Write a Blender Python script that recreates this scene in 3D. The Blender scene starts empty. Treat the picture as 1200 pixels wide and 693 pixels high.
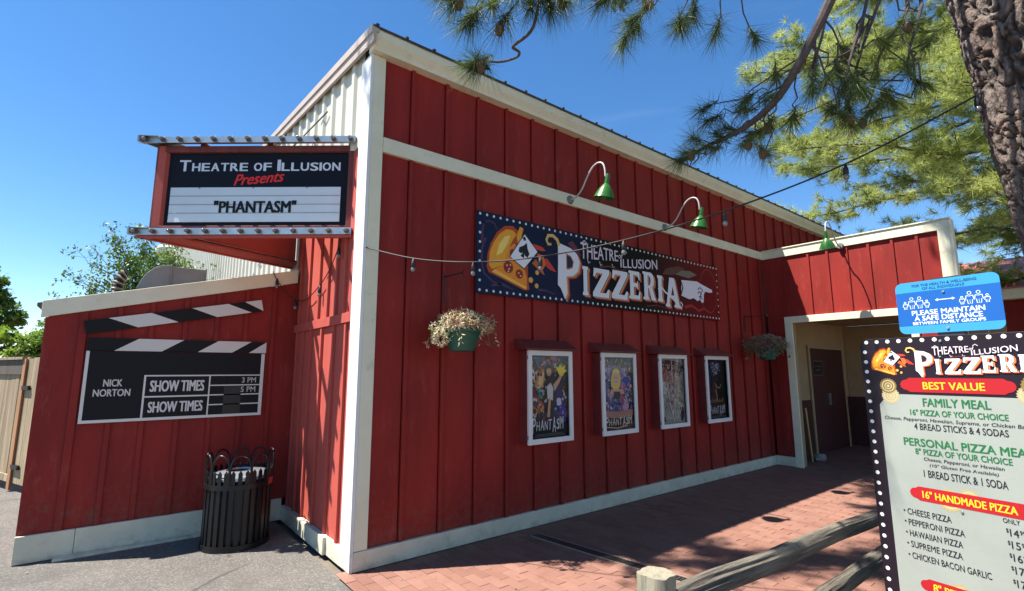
import bpy, bmesh, math, random
import numpy as np
from mathutils import Vector, Matrix, noise, Euler
random.seed(7); rng = np.random.default_rng(7)
R = math.radians
C = bpy.context.scene.collection
sc = bpy.context.scene

# ------------------------------------------------------------------ camera
cam_d = bpy.data.cameras.new('camera'); cam = bpy.data.objects.new('camera', cam_d); C.objects.link(cam)
cam_d.sensor_width = 36.0; cam_d.lens = 586.44/1200*36; cam_d.clip_start = .05; cam_d.clip_end = 900
yaw, pit, rol = .67356, .149824, -.0015192
fw = Vector((math.sin(yaw)*math.cos(pit), math.cos(yaw)*math.cos(pit), math.sin(pit)))
rt = Vector((math.cos(yaw), -math.sin(yaw), 0)); up = rt.cross(fw)
r2 = math.cos(rol)*rt + math.sin(rol)*up; u2 = -math.sin(rol)*rt + math.cos(rol)*up
m = Matrix((r2, u2, -fw)).transposed().to_4x4(); m.translation = Vector((-1.760, -4.390, 1.68))
cam.matrix_world = m; sc.camera = cam

# ------------------------------------------------------------------ world and sun
SUN = Vector((-.45, .245, 1)).normalized()
w = bpy.data.worlds.new('World'); sc.world = w; w.use_nodes = True
nt = w.node_tree; nt.nodes.clear()
sky = nt.nodes.new('ShaderNodeTexSky'); sky.sky_type = 'NISHITA'; sky.sun_disc = False
sky.sun_elevation = math.asin(SUN.z); sky.sun_rotation = math.atan2(SUN.x, SUN.y)
sky.air_density = 1.0; sky.dust_density = .0; sky.ozone_density = 2.2; sky.altitude = 1200
hs = nt.nodes.new('ShaderNodeHueSaturation'); hs.inputs['Saturation'].default_value = 1.24
tc = nt.nodes.new('ShaderNodeTexCoord'); mp = nt.nodes.new('ShaderNodeMapping'); mp.inputs['Scale'].default_value = (1.2, 1.2, 7)
nz = nt.nodes.new('ShaderNodeTexNoise'); nz.inputs['Scale'].default_value = 2.2; nz.inputs['Detail'].default_value = 8; nz.inputs['Distortion'].default_value = .6
cr = nt.nodes.new('ShaderNodeValToRGB'); cr.color_ramp.elements[0].position = .60; cr.color_ramp.elements[1].position = .9
cr.color_ramp.elements[1].color = (.06, .06, .06, 1); cr.color_ramp.elements[0].color = (0, 0, 0, 1)
mx = nt.nodes.new('ShaderNodeMixRGB'); mx.inputs[2].default_value = (7.5, 8, 8.6, 1)
bg = nt.nodes.new('ShaderNodeBackground'); bg.inputs['Strength'].default_value = .082
ow = nt.nodes.new('ShaderNodeOutputWorld'); L = nt.links.new
L(sky.outputs[0], hs.inputs['Color']); L(tc.outputs['Generated'], mp.inputs[0]); L(mp.outputs[0], nz.inputs[0]); L(nz.outputs['Fac'], cr.inputs[0])
L(cr.outputs[0], mx.inputs[0]); L(hs.outputs[0], mx.inputs[1]); L(mx.outputs[0], bg.inputs[0]); L(bg.outputs[0], ow.inputs[0])
sd = bpy.data.lights.new('sun', 'SUN'); sd.energy = 5.0; sd.angle = R(.53); sd.color = (1, .95, .88)
so = bpy.data.objects.new('sun', sd); C.objects.link(so); so.rotation_euler = SUN.to_track_quat('Z', 'Y').to_euler(); so.location = (-8, 4, 18)
sc.view_settings.view_transform = 'Standard'; sc.view_settings.look = 'None'; sc.view_settings.gamma = 1
sc.view_settings.exposure = 1.42
sc.render.engine = 'CYCLES'; sc.cycles.max_bounces = 8; sc.cycles.transparent_max_bounces = 12

# ------------------------------------------------------------------ materials
def s2l(h):
    if isinstance(h, str):
        h = h.lstrip('#'); c = [int(h[i:i+2], 16)/255 for i in (0, 2, 4)]
        return tuple(((x+.055)/1.055)**2.4 if x > .04045 else x/12.92 for x in c)
    return tuple(h)
MATS = {}
def mat(name, col, rough=.6, var=0., vscale=6., bump=0., bscale=60., metal=0., col2=None, stretch=(1, 1, 1), dirt=None, dirt_th=(.55, .7), dscale=3., spec=.5, objrand=0., detail=6):
    if name in MATS: return MATS[name]
    m = bpy.data.materials.new(name); m.use_nodes = True; n = m.node_tree; b = n.nodes['Principled BSDF']
    c = s2l(col); b.inputs['Base Color'].default_value = (*c, 1); b.inputs['Roughness'].default_value = rough; b.inputs['Metallic'].default_value = metal
    b.inputs['Specular IOR Level'].default_value = spec
    tc = n.nodes.new('ShaderNodeTexCoord'); mp = n.nodes.new('ShaderNodeMapping'); mp.inputs['Scale'].default_value = stretch
    geo = n.nodes.new('ShaderNodeNewGeometry')
    n.links.new(geo.outputs['Position'], mp.inputs[0])
    last = None
    if var or col2 is not None:
        c2 = s2l(col2) if col2 is not None else tuple(x*(1-var) for x in c)
        t = n.nodes.new('ShaderNodeTexNoise'); t.inputs['Scale'].default_value = vscale; t.inputs['Detail'].default_value = detail; t.inputs['Roughness'].default_value = .65
        n.links.new(mp.outputs[0], t.inputs[0])
        r = n.nodes.new('ShaderNodeValToRGB'); r.color_ramp.elements[0].position = .35; r.color_ramp.elements[1].position = .65
        r.color_ramp.elements[0].color = (*c2, 1); r.color_ramp.elements[1].color = (*c, 1)
        n.links.new(t.outputs['Fac'], r.inputs[0]); last = r.outputs[0]
    if dirt is not None:
        t = n.nodes.new('ShaderNodeTexNoise'); t.inputs['Scale'].default_value = dscale; t.inputs['Detail'].default_value = 10; t.inputs['Roughness'].default_value = .75
        n.links.new(mp.outputs[0], t.inputs[0])
        r = n.nodes.new('ShaderNodeValToRGB'); r.color_ramp.elements[0].position = dirt_th[0]; r.color_ramp.elements[1].position = dirt_th[1]
        n.links.new(t.outputs['Fac'], r.inputs[0])
        x = n.nodes.new('ShaderNodeMixRGB'); x.inputs[1].default_value = (*c, 1); x.inputs[2].default_value = (*s2l(dirt), 1)
        if last is not None: n.links.new(last, x.inputs[1])
        n.links.new(r.outputs[0], x.inputs[0]); last = x.outputs[0]
    if objrand:
        oi = n.nodes.new('ShaderNodeObjectInfo'); mr = n.nodes.new('ShaderNodeMapRange'); mr.inputs[3].default_value = 1-objrand; mr.inputs[4].default_value = 1+objrand
        n.links.new(oi.outputs['Random'], mr.inputs[0])
        h = n.nodes.new('ShaderNodeHueSaturation'); h.inputs['Color'].default_value = (*c, 1)
        if last is not None: n.links.new(last, h.inputs['Color'])
        n.links.new(mr.outputs[0], h.inputs['Value']); last = h.outputs[0]
    if last is not None: n.links.new(last, b.inputs['Base Color'])
    if bump:
        t = n.nodes.new('ShaderNodeTexNoise'); t.inputs['Scale'].default_value = bscale; t.inputs['Detail'].default_value = 8; t.inputs['Roughness'].default_value = .7
        n.links.new(mp.outputs[0], t.inputs[0])
        bp = n.nodes.new('ShaderNodeBump'); bp.inputs['Strength'].default_value = 1; bp.inputs['Distance'].default_value = bump
        n.links.new(t.outputs['Fac'], bp.inputs['Height']); n.links.new(bp.outputs[0], b.inputs['Normal'])
    MATS[name] = m; return m

RED = mat('red_paint', (.295, .022, .016), .62, var=.34, vscale=2.2, bump=.002, bscale=45, stretch=(1, 1, .25), dirt=(.31, .06, .045), dirt_th=(.56, .74), dscale=9, spec=.25)
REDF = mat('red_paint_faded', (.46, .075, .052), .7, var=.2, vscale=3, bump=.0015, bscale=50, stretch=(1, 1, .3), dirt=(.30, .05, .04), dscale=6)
REDW = mat('red_weathered_wood', (.20, .035, .028), .7, var=.45, vscale=12, bump=.003, bscale=40, stretch=(1, 1, .2), dirt=(.09, .05, .04))
CREAM = mat('cream_paint', (.76, .72, .52), .5, var=.10, vscale=3, bump=.0008, bscale=40, dirt=(.36, .31, .24), dirt_th=(.6, .9), dscale=4)
CREAMB = mat('cream_baseboard_paint', (.64, .61, .46), .6, var=.16, vscale=3, bump=.0015, bscale=50, dirt=(.30, .26, .20), dirt_th=(.62, .78), dscale=7)
WHITET = mat('white_trim_paint', (.74, .73, .68), .5, var=.08, vscale=4, bump=.0008, dirt=(.4, .38, .34), dirt_th=(.64, .85), dscale=9)
CORR = mat('cream_steel', (.56, .54, .44), .42, var=.10, vscale=1.5, dirt=(.36, .34, .28), dirt_th=(.6, .85), dscale=3)
RAKE = mat('tan_fascia', (.46, .38, .32), .55, var=.15, vscale=3)
ROOFM = mat('dark_roof_steel', (.07, .055, .05), .5, var=.3)
ASPH = mat('asphalt', (.108, .10, .088), .93, var=.32, vscale=1.3, bump=.006, bscale=140, dirt=(.26, .24, .21), dirt_th=(.5, .66), dscale=70, detail=12)
GROUND = mat('ground_dirt', (.2, .17, .13), .95, var=.4, vscale=1.0, bump=.01, bscale=30)
MORT = mat('mortar', (.085, .05, .04), .9, var=.3, bump=.002)
BR = [mat('brick_red_%s' % k, c, .8, var=.14, vscale=5, bump=.002, bscale=90, dirt=tuple(x*.72 for x in c), dirt_th=(.58, .8), dscale=12) for k, c in (('a', (.235, .113, .080)), ('b', (.222, .104, .072)), ('c', (.248, .122, .087)), ('d', (.205, .093, .064)))]
BLACKM = mat('black_powder_coat', (.008, .008, .009), .36, spec=.35)
BLACKP = mat('black_print', (.010, .010, .011), .6, spec=.2)
GALV = mat('galvanised_steel', (.42, .46, .47), .38, metal=.75, var=.25, vscale=9, bump=.0006, bscale=30)
GALVD = mat('duct_steel', (.24, .27, .265), .5, metal=.2, var=.2, vscale=3)
WIRE = mat('black_cable', (.01, .01, .01), .5)
GREENP = mat('green_enamel', (.03, .145, .026), .3, var=.15, vscale=12, dirt=(.12, .22, .06), dirt_th=(.62, .8), dscale=20)
WHITEPIPE = mat('white_pipe_enamel', (.5, .48, .48), .35)
GREYBOX = mat('grey_junction_box', (.2, .21, .2), .5, var=.3, vscale=20)
POT = mat('green_plastic_pot', (.012, .10, .065), .4, var=.2)
WOODG = mat('weathered_grey_wood', (.185, .16, .12), .9, var=.55, vscale=26, bump=.012, bscale=60, stretch=(.06, 1, 1), dirt=(.06, .045, .035), dirt_th=(.5, .6), dscale=34)
WOODP = mat('weathered_post_wood', (.40, .36, .25), .88, var=.5, vscale=30, bump=.012, bscale=60, stretch=(1, 1, .07), dirt=(.15, .12, .08), dirt_th=(.52, .66), dscale=30)
GATEW = mat('gate_board_wood', (.38, .285, .17), .85, var=.5, vscale=10, bump=.003, bscale=50, stretch=(1, 1, .07), dirt=(.17, .13, .09), dirt_th=(.5, .7), dscale=14, objrand=.12)
GATEO = mat('orange_cedar', (.42, .2, .085), .8, var=.4, vscale=8, stretch=(1, 1, .07), bump=.002)
SOIL = mat('mulch_soil', (.09, .065, .045), .95, var=.5, vscale=20, bump=.02, bscale=40)
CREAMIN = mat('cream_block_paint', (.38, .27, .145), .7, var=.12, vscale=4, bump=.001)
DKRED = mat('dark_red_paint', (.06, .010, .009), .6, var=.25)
ROOFR = mat('red_roof_steel', (.50, .17, .13), .45, var=.15, vscale=1.2)
STONE = mat('grey_stone', (.3, .28, .25), .85, var=.4, bump=.01, bscale=20)
YEL = mat('yellow_handle_paint', (.55, .42, .14), .5)
def pm(h, rough=.45): return mat('print_%s' % h.lstrip('#'), h, rough, spec=.3)
def foliage_mat(name, ca, cb, trans=.35, rough=.5, sc_=3.):
    m = bpy.data.materials.new(name); m.use_nodes = True; n = m.node_tree; b = n.nodes['Principled BSDF']
    t = n.nodes.new('ShaderNodeTexNoise'); t.inputs['Scale'].default_value = sc_; t.inputs['Detail'].default_value = 6; g = n.nodes.new('ShaderNodeNewGeometry')
    n.links.new(g.outputs['Position'], t.inputs[0]); r = n.nodes.new('ShaderNodeValToRGB'); r.color_ramp.elements[0].position = .38; r.color_ramp.elements[1].position = .62
    r.color_ramp.elements[0].color = (*ca, 1); r.color_ramp.elements[1].color = (*cb, 1); n.links.new(t.outputs['Fac'], r.inputs[0]); n.links.new(r.outputs[0], b.inputs['Base Color'])
    b.inputs['Roughness'].default_value = rough
    tr = n.nodes.new('ShaderNodeBsdfTranslucent'); n.links.new(r.outputs[0], tr.inputs[0]); mixs = n.nodes.new('ShaderNodeMixShader'); mixs.inputs[0].default_value = trans
    o = n.nodes['Material Output']; n.links.new(b.outputs[0], mixs.inputs[1]); n.links.new(tr.outputs[0], mixs.inputs[2]); n.links.new(mixs.outputs[0], o.inputs[0])
    return m
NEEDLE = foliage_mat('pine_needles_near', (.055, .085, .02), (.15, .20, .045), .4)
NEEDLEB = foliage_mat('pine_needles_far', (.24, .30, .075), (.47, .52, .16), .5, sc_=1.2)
NEEDLEN = foliage_mat('pine_needles_neighbour_low', (.06, .10, .025), (.12, .18, .04), .4, sc_=1.2)
LEAFA = foliage_mat('dark_broad_leaves', (.04, .09, .015), (.13, .22, .03), .4, sc_=.8)
LEAFB = foliage_mat('bright_broad_leaves', (.08, .16, .018), (.25, .36, .04), .45, sc_=.9)
LEAFC = foliage_mat('airy_tree_leaves', (.05, .11, .02), (.16, .26, .045), .4, sc_=2)
FLOW = foliage_mat('pale_flower_leaves', (.48, .40, .22), (.80, .74, .52), .3, sc_=26)
FLOWP = foliage_mat('pink_flower_leaves', (.30, .13, .08), (.55, .36, .24), .3, sc_=26)
def bark():
    m = bpy.data.materials.new('ponderosa_bark'); m.use_nodes = True; n = m.node_tree; b = n.nodes['Principled BSDF']; b.inputs['Roughness'].default_value = .9
    a = n.nodes.new('ShaderNodeAttribute'); a.attribute_name = 'plate'
    g = n.nodes.new('ShaderNodeNewGeometry'); mp = n.nodes.new('ShaderNodeMapping'); mp.inputs['Scale'].default_value = (1, 1, .5); n.links.new(g.outputs['Position'], mp.inputs[0])
    t = n.nodes.new('ShaderNodeTexNoise'); t.inputs['Scale'].default_value = 26; t.inputs['Detail'].default_value = 10; t.inputs['Roughness'].default_value = .75; n.links.new(mp.outputs[0], t.inputs[0])
    r = n.nodes.new('ShaderNodeValToRGB'); e = r.color_ramp.elements; e[0].position = .3; e[0].color = (.07, .048, .038, 1); e[1].position = .70; e[1].color = (.38, .32, .285, 1)
    k = e.new(.5); k.color = (.23, .175, .14, 1); n.links.new(t.outputs['Fac'], r.inputs[0])
    t3 = n.nodes.new('ShaderNodeTexNoise'); t3.inputs['Scale'].default_value = 7; t3.inputs['Detail'].default_value = 4; n.links.new(mp.outputs[0], t3.inputs[0]); r3 = n.nodes.new('ShaderNodeMapRange'); r3.inputs[1].default_value = .5; r3.inputs[2].default_value = .62; r3.inputs[4].default_value = .45; n.links.new(t3.outputs['Fac'], r3.inputs[0])
    y = n.nodes.new('ShaderNodeMixRGB'); y.inputs[2].default_value = (.24, .13, .085, 1); n.links.new(r3.outputs[0], y.inputs[0]); n.links.new(r.outputs[0], y.inputs[1])
    x = n.nodes.new('ShaderNodeMixRGB'); x.inputs[1].default_value = (.035, .025, .02, 1); n.links.new(a.outputs['Fac'], x.inputs[0]); n.links.new(y.outputs[0], x.inputs[2]); n.links.new(x.outputs[0], b.inputs['Base Color'])
    t2 = n.nodes.new('ShaderNodeTexNoise'); t2.inputs['Scale'].default_value = 45; t2.inputs['Detail'].default_value = 8; n.links.new(mp.outputs[0], t2.inputs[0])
    bp = n.nodes.new('ShaderNodeBump'); bp.inputs['Distance'].default_value = .035; n.links.new(t2.outputs['Fac'], bp.inputs['Height']); n.links.new(bp.outputs[0], b.inputs['Normal'])
    return m
BARK = bark()
TWIG = mat('twig_bark', (.09, .065, .06), .85, var=.4, vscale=20, bump=.003)
def glass(name, op=.12):
    m = bpy.data.materials.new(name); m.use_nodes = True; n = m.node_tree; n.nodes.remove(n.nodes['Principled BSDF'])
    fr = n.nodes.new('ShaderNodeFresnel'); fr.inputs[0].default_value = 1.32; tr = n.nodes.new('ShaderNodeBsdfTransparent'); gl = n.nodes.new('ShaderNodeBsdfGlossy'); gl.inputs['Roughness'].default_value = .03
    mx = n.nodes.new('ShaderNodeMixShader'); n.links.new(fr.outputs[0], mx.inputs[0]); n.links.new(tr.outputs[0], mx.inputs[1]); n.links.new(gl.outputs[0], mx.inputs[2])
    n.links.new(mx.outputs[0], n.nodes['Material Output'].inputs[0]); return m
GLASS = glass('case_glass')
BULBG = mat('bulb_glass', (.16, .155, .15), .06, spec=1.)

def overlay(mt, col, fac_builder):
    n = mt.node_tree; b = n.nodes['Principled BSDF']; lk = b.inputs['Base Color'].links; x = n.nodes.new('ShaderNodeMixRGB'); x.inputs[2].default_value = (*col, 1)
    if lk: n.links.new(lk[0].from_socket, x.inputs[1])
    n.links.new(fac_builder(n), x.inputs[0]); n.links.new(x.outputs[0], b.inputs['Base Color'])
def splash(h, th=.5, sc_=14):
    # mud splashed up from the paving: noise patches that get rarer with height
    def f(n):
        g = n.nodes.new('ShaderNodeNewGeometry'); sx = n.nodes.new('ShaderNodeSeparateXYZ'); n.links.new(g.outputs['Position'], sx.inputs[0])
        mr = n.nodes.new('ShaderNodeMapRange'); mr.inputs[1].default_value = 0; mr.inputs[2].default_value = h; mr.inputs[3].default_value = .22; mr.inputs[4].default_value = -.12; n.links.new(sx.outputs[2], mr.inputs[0])
        t = n.nodes.new('ShaderNodeTexNoise'); t.inputs['Scale'].default_value = sc_; t.inputs['Detail'].default_value = 10; t.inputs['Roughness'].default_value = .7; n.links.new(g.outputs['Position'], t.inputs[0])
        a = n.nodes.new('ShaderNodeMath'); a.operation = 'ADD'; n.links.new(mr.outputs[0], a.inputs[0]); n.links.new(t.outputs['Fac'], a.inputs[1])
        r = n.nodes.new('ShaderNodeMapRange'); r.inputs[1].default_value = th+.06; r.inputs[2].default_value = th+.3; r.inputs[4].default_value = .6; n.links.new(a.outputs[0], r.inputs[0]); return r.outputs[0]
    return f
def cracks(sc_, wd):
    def f(n):
        g = n.nodes.new('ShaderNodeNewGeometry'); t = n.nodes.new('ShaderNodeTexNoise'); t.inputs['Scale'].default_value = 3; t.inputs['Detail'].default_value = 6; n.links.new(g.outputs['Position'], t.inputs[0])
        mv = n.nodes.new('ShaderNodeMixRGB'); mv.inputs[0].default_value = .13; n.links.new(g.outputs['Position'], mv.inputs[1]); n.links.new(t.outputs['Color'], mv.inputs[2])
        v = n.nodes.new('ShaderNodeTexVoronoi'); v.feature = 'DISTANCE_TO_EDGE'; v.inputs['Scale'].default_value = sc_; n.links.new(mv.outputs[0], v.inputs['Vector'])
        r = n.nodes.new('ShaderNodeMapRange'); r.inputs[1].default_value = 0; r.inputs[2].default_value = wd; r.inputs[3].default_value = .8; r.inputs[4].default_value = 0; n.links.new(v.outputs['Distance'], r.inputs[0])
        m2 = n.nodes.new('ShaderNodeTexNoise'); m2.inputs['Scale'].default_value = .7; n.links.new(g.outputs['Position'], m2.inputs[0]); r2 = n.nodes.new('ShaderNodeMapRange'); r2.inputs[1].default_value = .48; r2.inputs[2].default_value = .58; n.links.new(m2.outputs['Fac'], r2.inputs[0])
        mu = n.nodes.new('ShaderNodeMath'); mu.operation = 'MULTIPLY'; n.links.new(r.outputs[0], mu.inputs[0]); n.links.new(r2.outputs[0], mu.inputs[1]); return mu.outputs[0]
    return f
def blotches(sc_, a, b_, amt):
    def f(n):
        g = n.nodes.new('ShaderNodeNewGeometry'); t = n.nodes.new('ShaderNodeTexNoise'); t.inputs['Scale'].default_value = sc_; t.inputs['Detail'].default_value = 8; t.inputs['Roughness'].default_value = .6; n.links.new(g.outputs['Position'], t.inputs[0])
        r = n.nodes.new('ShaderNodeMapRange'); r.inputs[1].default_value = a; r.inputs[2].default_value = b_; r.inputs[4].default_value = amt; n.links.new(t.outputs['Fac'], r.inputs[0]); return r.outputs[0]
    return f
overlay(RED, (.17, .075, .05), splash(1.0)); overlay(RED, (.21, .018, .013), blotches(.9, .5, .7, .35)); overlay(CREAMB, (.28, .22, .16), splash(.3, .58, 9)); overlay(WHITET, (.35, .29, .22), splash(.5))
overlay(ASPH, (.025, .022, .02), cracks(.55, .012)); overlay(ASPH, (.06, .055, .05), blotches(1.1, .56, .68, .5))
for b_ in BR: overlay(b_, (.10, .055, .042), blotches(1.6, .54, .7, .28))
overlay(CREAM, (.42, .36, .25), blotches(5, .58, .75, .5))

# ------------------------------------------------------------------ object helpers
def empty(name, loc=(0, 0, 0), rz=0, label=None, cat=None, group=None):
    o = bpy.data.objects.new(name, None); C.objects.link(o); o.location = loc; o.rotation_euler = (0, 0, rz); o.empty_display_size = .1
    tag(o, label, cat, group); return o
def tag(o, label=None, cat=None, group=None, kind=None):
    if label: o['label'] = label
    if cat: o['category'] = cat
    if group: o['group'] = group
    if kind: o['kind'] = kind
    return o
def link(name, me, parent=None, loc=None):
    o = bpy.data.objects.new(name, me); C.objects.link(o)
    if parent is not None: o.parent = parent
    if loc is not None: o.location = loc
    return o
def copy_tree(o, parent=None):
    c = o.copy(); C.objects.link(c)
    if parent is not None: c.parent = parent
    for ch in list(o.children): copy_tree(ch, c)
    return c
class MB:
    def __init__(s): s.v = []; s.f = []; s.m = []; s.mats = []; s.sm = []
    def mi(s, mt):
        if mt not in s.mats: s.mats.append(mt)
        return s.mats.index(mt)
    def add(s, vs, fs, mt, smooth=False):
        o = len(s.v); k = s.mi(mt); s.v += [tuple(v) for v in vs]
        for f in fs: s.f.append(tuple(i+o for i in f)); s.m.append(k); s.sm.append(smooth)
        return s
    def box(s, x0, x1, y0, y1, z0, z1, mt):
        vs = [(x0, y0, z0), (x1, y0, z0), (x1, y1, z0), (x0, y1, z0), (x0, y0, z1), (x1, y0, z1), (x1, y1, z1), (x0, y1, z1)]
        return s.add(vs, [(0, 3, 2, 1), (4, 5, 6, 7), (0, 1, 5, 4), (1, 2, 6, 5), (2, 3, 7, 6), (3, 0, 4, 7)], mt)
    def hexa(s, b, t, mt):      # bottom 4 pts, top 4 pts (counter-clockwise seen from above)
        return s.add(list(b)+list(t), [(0, 3, 2, 1), (4, 5, 6, 7), (0, 1, 5, 4), (1, 2, 6, 5), (2, 3, 7, 6), (3, 0, 4, 7)], mt)
    def prism(s, pts, dvec, mt):  # polygon extruded along dvec
        n = len(pts); d = Vector(dvec); a = [Vector(p) for p in pts]; b = [p+d for p in a]
        return s.add(a+b, [tuple(range(n))[::-1], tuple(range(n, 2*n))]+[(i, (i+1) % n, n+(i+1) % n, n+i) for i in range(n)], mt)
    def beam(s, p, q, wd, hg, mt):
        p = Vector(p); q = Vector(q); d = (q-p).normalized(); side = d.cross(Vector((0, 0, 1)))
        if side.length < 1e-4: side = Vector((1, 0, 0))
        side.normalize(); u = side.cross(d); vs = []
        for e in (p, q):
            for a, b in ((-1, -1), (1, -1), (1, 1), (-1, 1)): vs.append(e+side*a*wd/2+u*b*hg/2)
        return s.add(vs, [(3, 2, 1, 0), (4, 5, 6, 7), (0, 1, 5, 4), (1, 2, 6, 5), (2, 3, 7, 6), (3, 0, 4, 7)], mt)
    def tube(s, pts, rad, mt, n=8, cap=True):
        pts = [Vector(p) for p in pts]; m_ = len(pts); vs = []; fs = []
        if not hasattr(rad, '__len__'): rad = [rad]*m_
        u = None
        for i, p in enumerate(pts):
            t = (pts[min(i+1, m_-1)]-pts[max(i-1, 0)])
            if t.length < 1e-9: t = Vector((0, 0, 1))
            t.normalize()
            if u is None: u = t.orthogonal().normalized()
            else:
                u = u-t*u.dot(t); u = u.normalized() if u.length > 1e-6 else t.orthogonal().normalized()
            v = t.cross(u)
            for k in range(n):
                a = 2*math.pi*k/n; vs.append(p+(u*math.cos(a)+v*math.sin(a))*rad[i])
        for i in range(m_-1):
            for k in range(n): fs.append((i*n+k, i*n+(k+1) % n, (i+1)*n+(k+1) % n, (i+1)*n+k))
        if cap: fs += [tuple(range(n))[::-1], tuple(range((m_-1)*n, m_*n))]
        return s.add(vs, fs, mt, True)
    def lathe(s, prof, mt, n=24, c=(0, 0, 0), cap=False):
        vs = []; fs = []
        for r, z in prof:
            for k in range(n): a = 2*math.pi*k/n; vs.append((c[0]+r*math.cos(a), c[1]+r*math.sin(a), c[2]+z))
        for i in range(len(prof)-1):
            for k in range(n): fs.append((i*n+k, i*n+(k+1) % n, (i+1)*n+(k+1) % n, (i+1)*n+k))
        if cap: fs += [tuple(range(n))[::-1], tuple(range((len(prof)-1)*n, len(prof)*n))]
        return s.add(vs, fs, mt, True)
    def mesh(s, name='m'):
        me = bpy.data.meshes.new(name); me.from_pydata(s.v, [], s.f)
        for mt in s.mats: me.materials.append(mt)
        me.polygons.foreach_set('material_index', s.m); me.polygons.foreach_set('use_smooth', s.sm); me.update(); return me
    def build(s, name, parent=None, bev=0, auto=True):
        me = s.mesh(name)
        if any(s.sm): 
            try: me.set_sharp_from_angle(angle=R(40))
            except Exception: pass
        o = link(name, me, parent)
        if bev:
            b = o.modifiers.new('bevel', 'BEVEL'); b.width = bev; b.segments = 2; b.limit_method = 'ANGLE'
        return o
def bx(name, parent, x0, x1, y0, y1, z0, z1, mt, bev=0): return MB().box(x0, x1, y0, y1, z0, z1, mt).build(name, parent, bev)

def spline(pts, m_=6):
    out = []; pts = [Vector(p) for p in pts]
    for i in range(len(pts)-1):
        p0, p1, p2, p3 = [pts[max(0, min(len(pts)-1, k))] for k in (i-1, i, i+1, i+2)]
        for s in range(m_):
            u = s/m_; out.append(.5*((2*p1)+(-p0+p2)*u+(2*p0-5*p1+4*p2-p3)*u*u+(-p0+3*p1-3*p2+p3)*u**3))
    out.append(pts[-1]); return out
# flat print and lettering in a local frame: x to the right, z up, front towards -y
_fc = {}
def text_mesh(s, bold=0., shear=0.):
    key = (s, bold, shear)
    if key in _fc: return _fc[key]
    cu = bpy.data.curves.new('t', 'FONT'); cu.body = s; cu.size = 1; cu.offset = bold; cu.shear = shear; cu.resolution_u = 3; cu.fill_mode = 'FRONT'
    o = bpy.data.objects.new('t', cu); C.objects.link(o); dg = bpy.context.evaluated_depsgraph_get()
    me = bpy.data.meshes.new_from_object(o.evaluated_get(dg)); vs = np.array([v.co[:] for v in me.vertices]); fs = [tuple(p.vertices) for p in me.polygons]
    bpy.data.objects.remove(o); bpy.data.curves.remove(cu); bpy.data.meshes.remove(me)
    mn = vs.min(0); mxx = vs.max(0); n = (vs-mn)/np.maximum(mxx-mn, 1e-6); n = n[:, :2]; asp = (mxx-mn)[0]/(mxx-mn)[1]
    _fc[key] = (n, fs, asp); return _fc[key]
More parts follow.
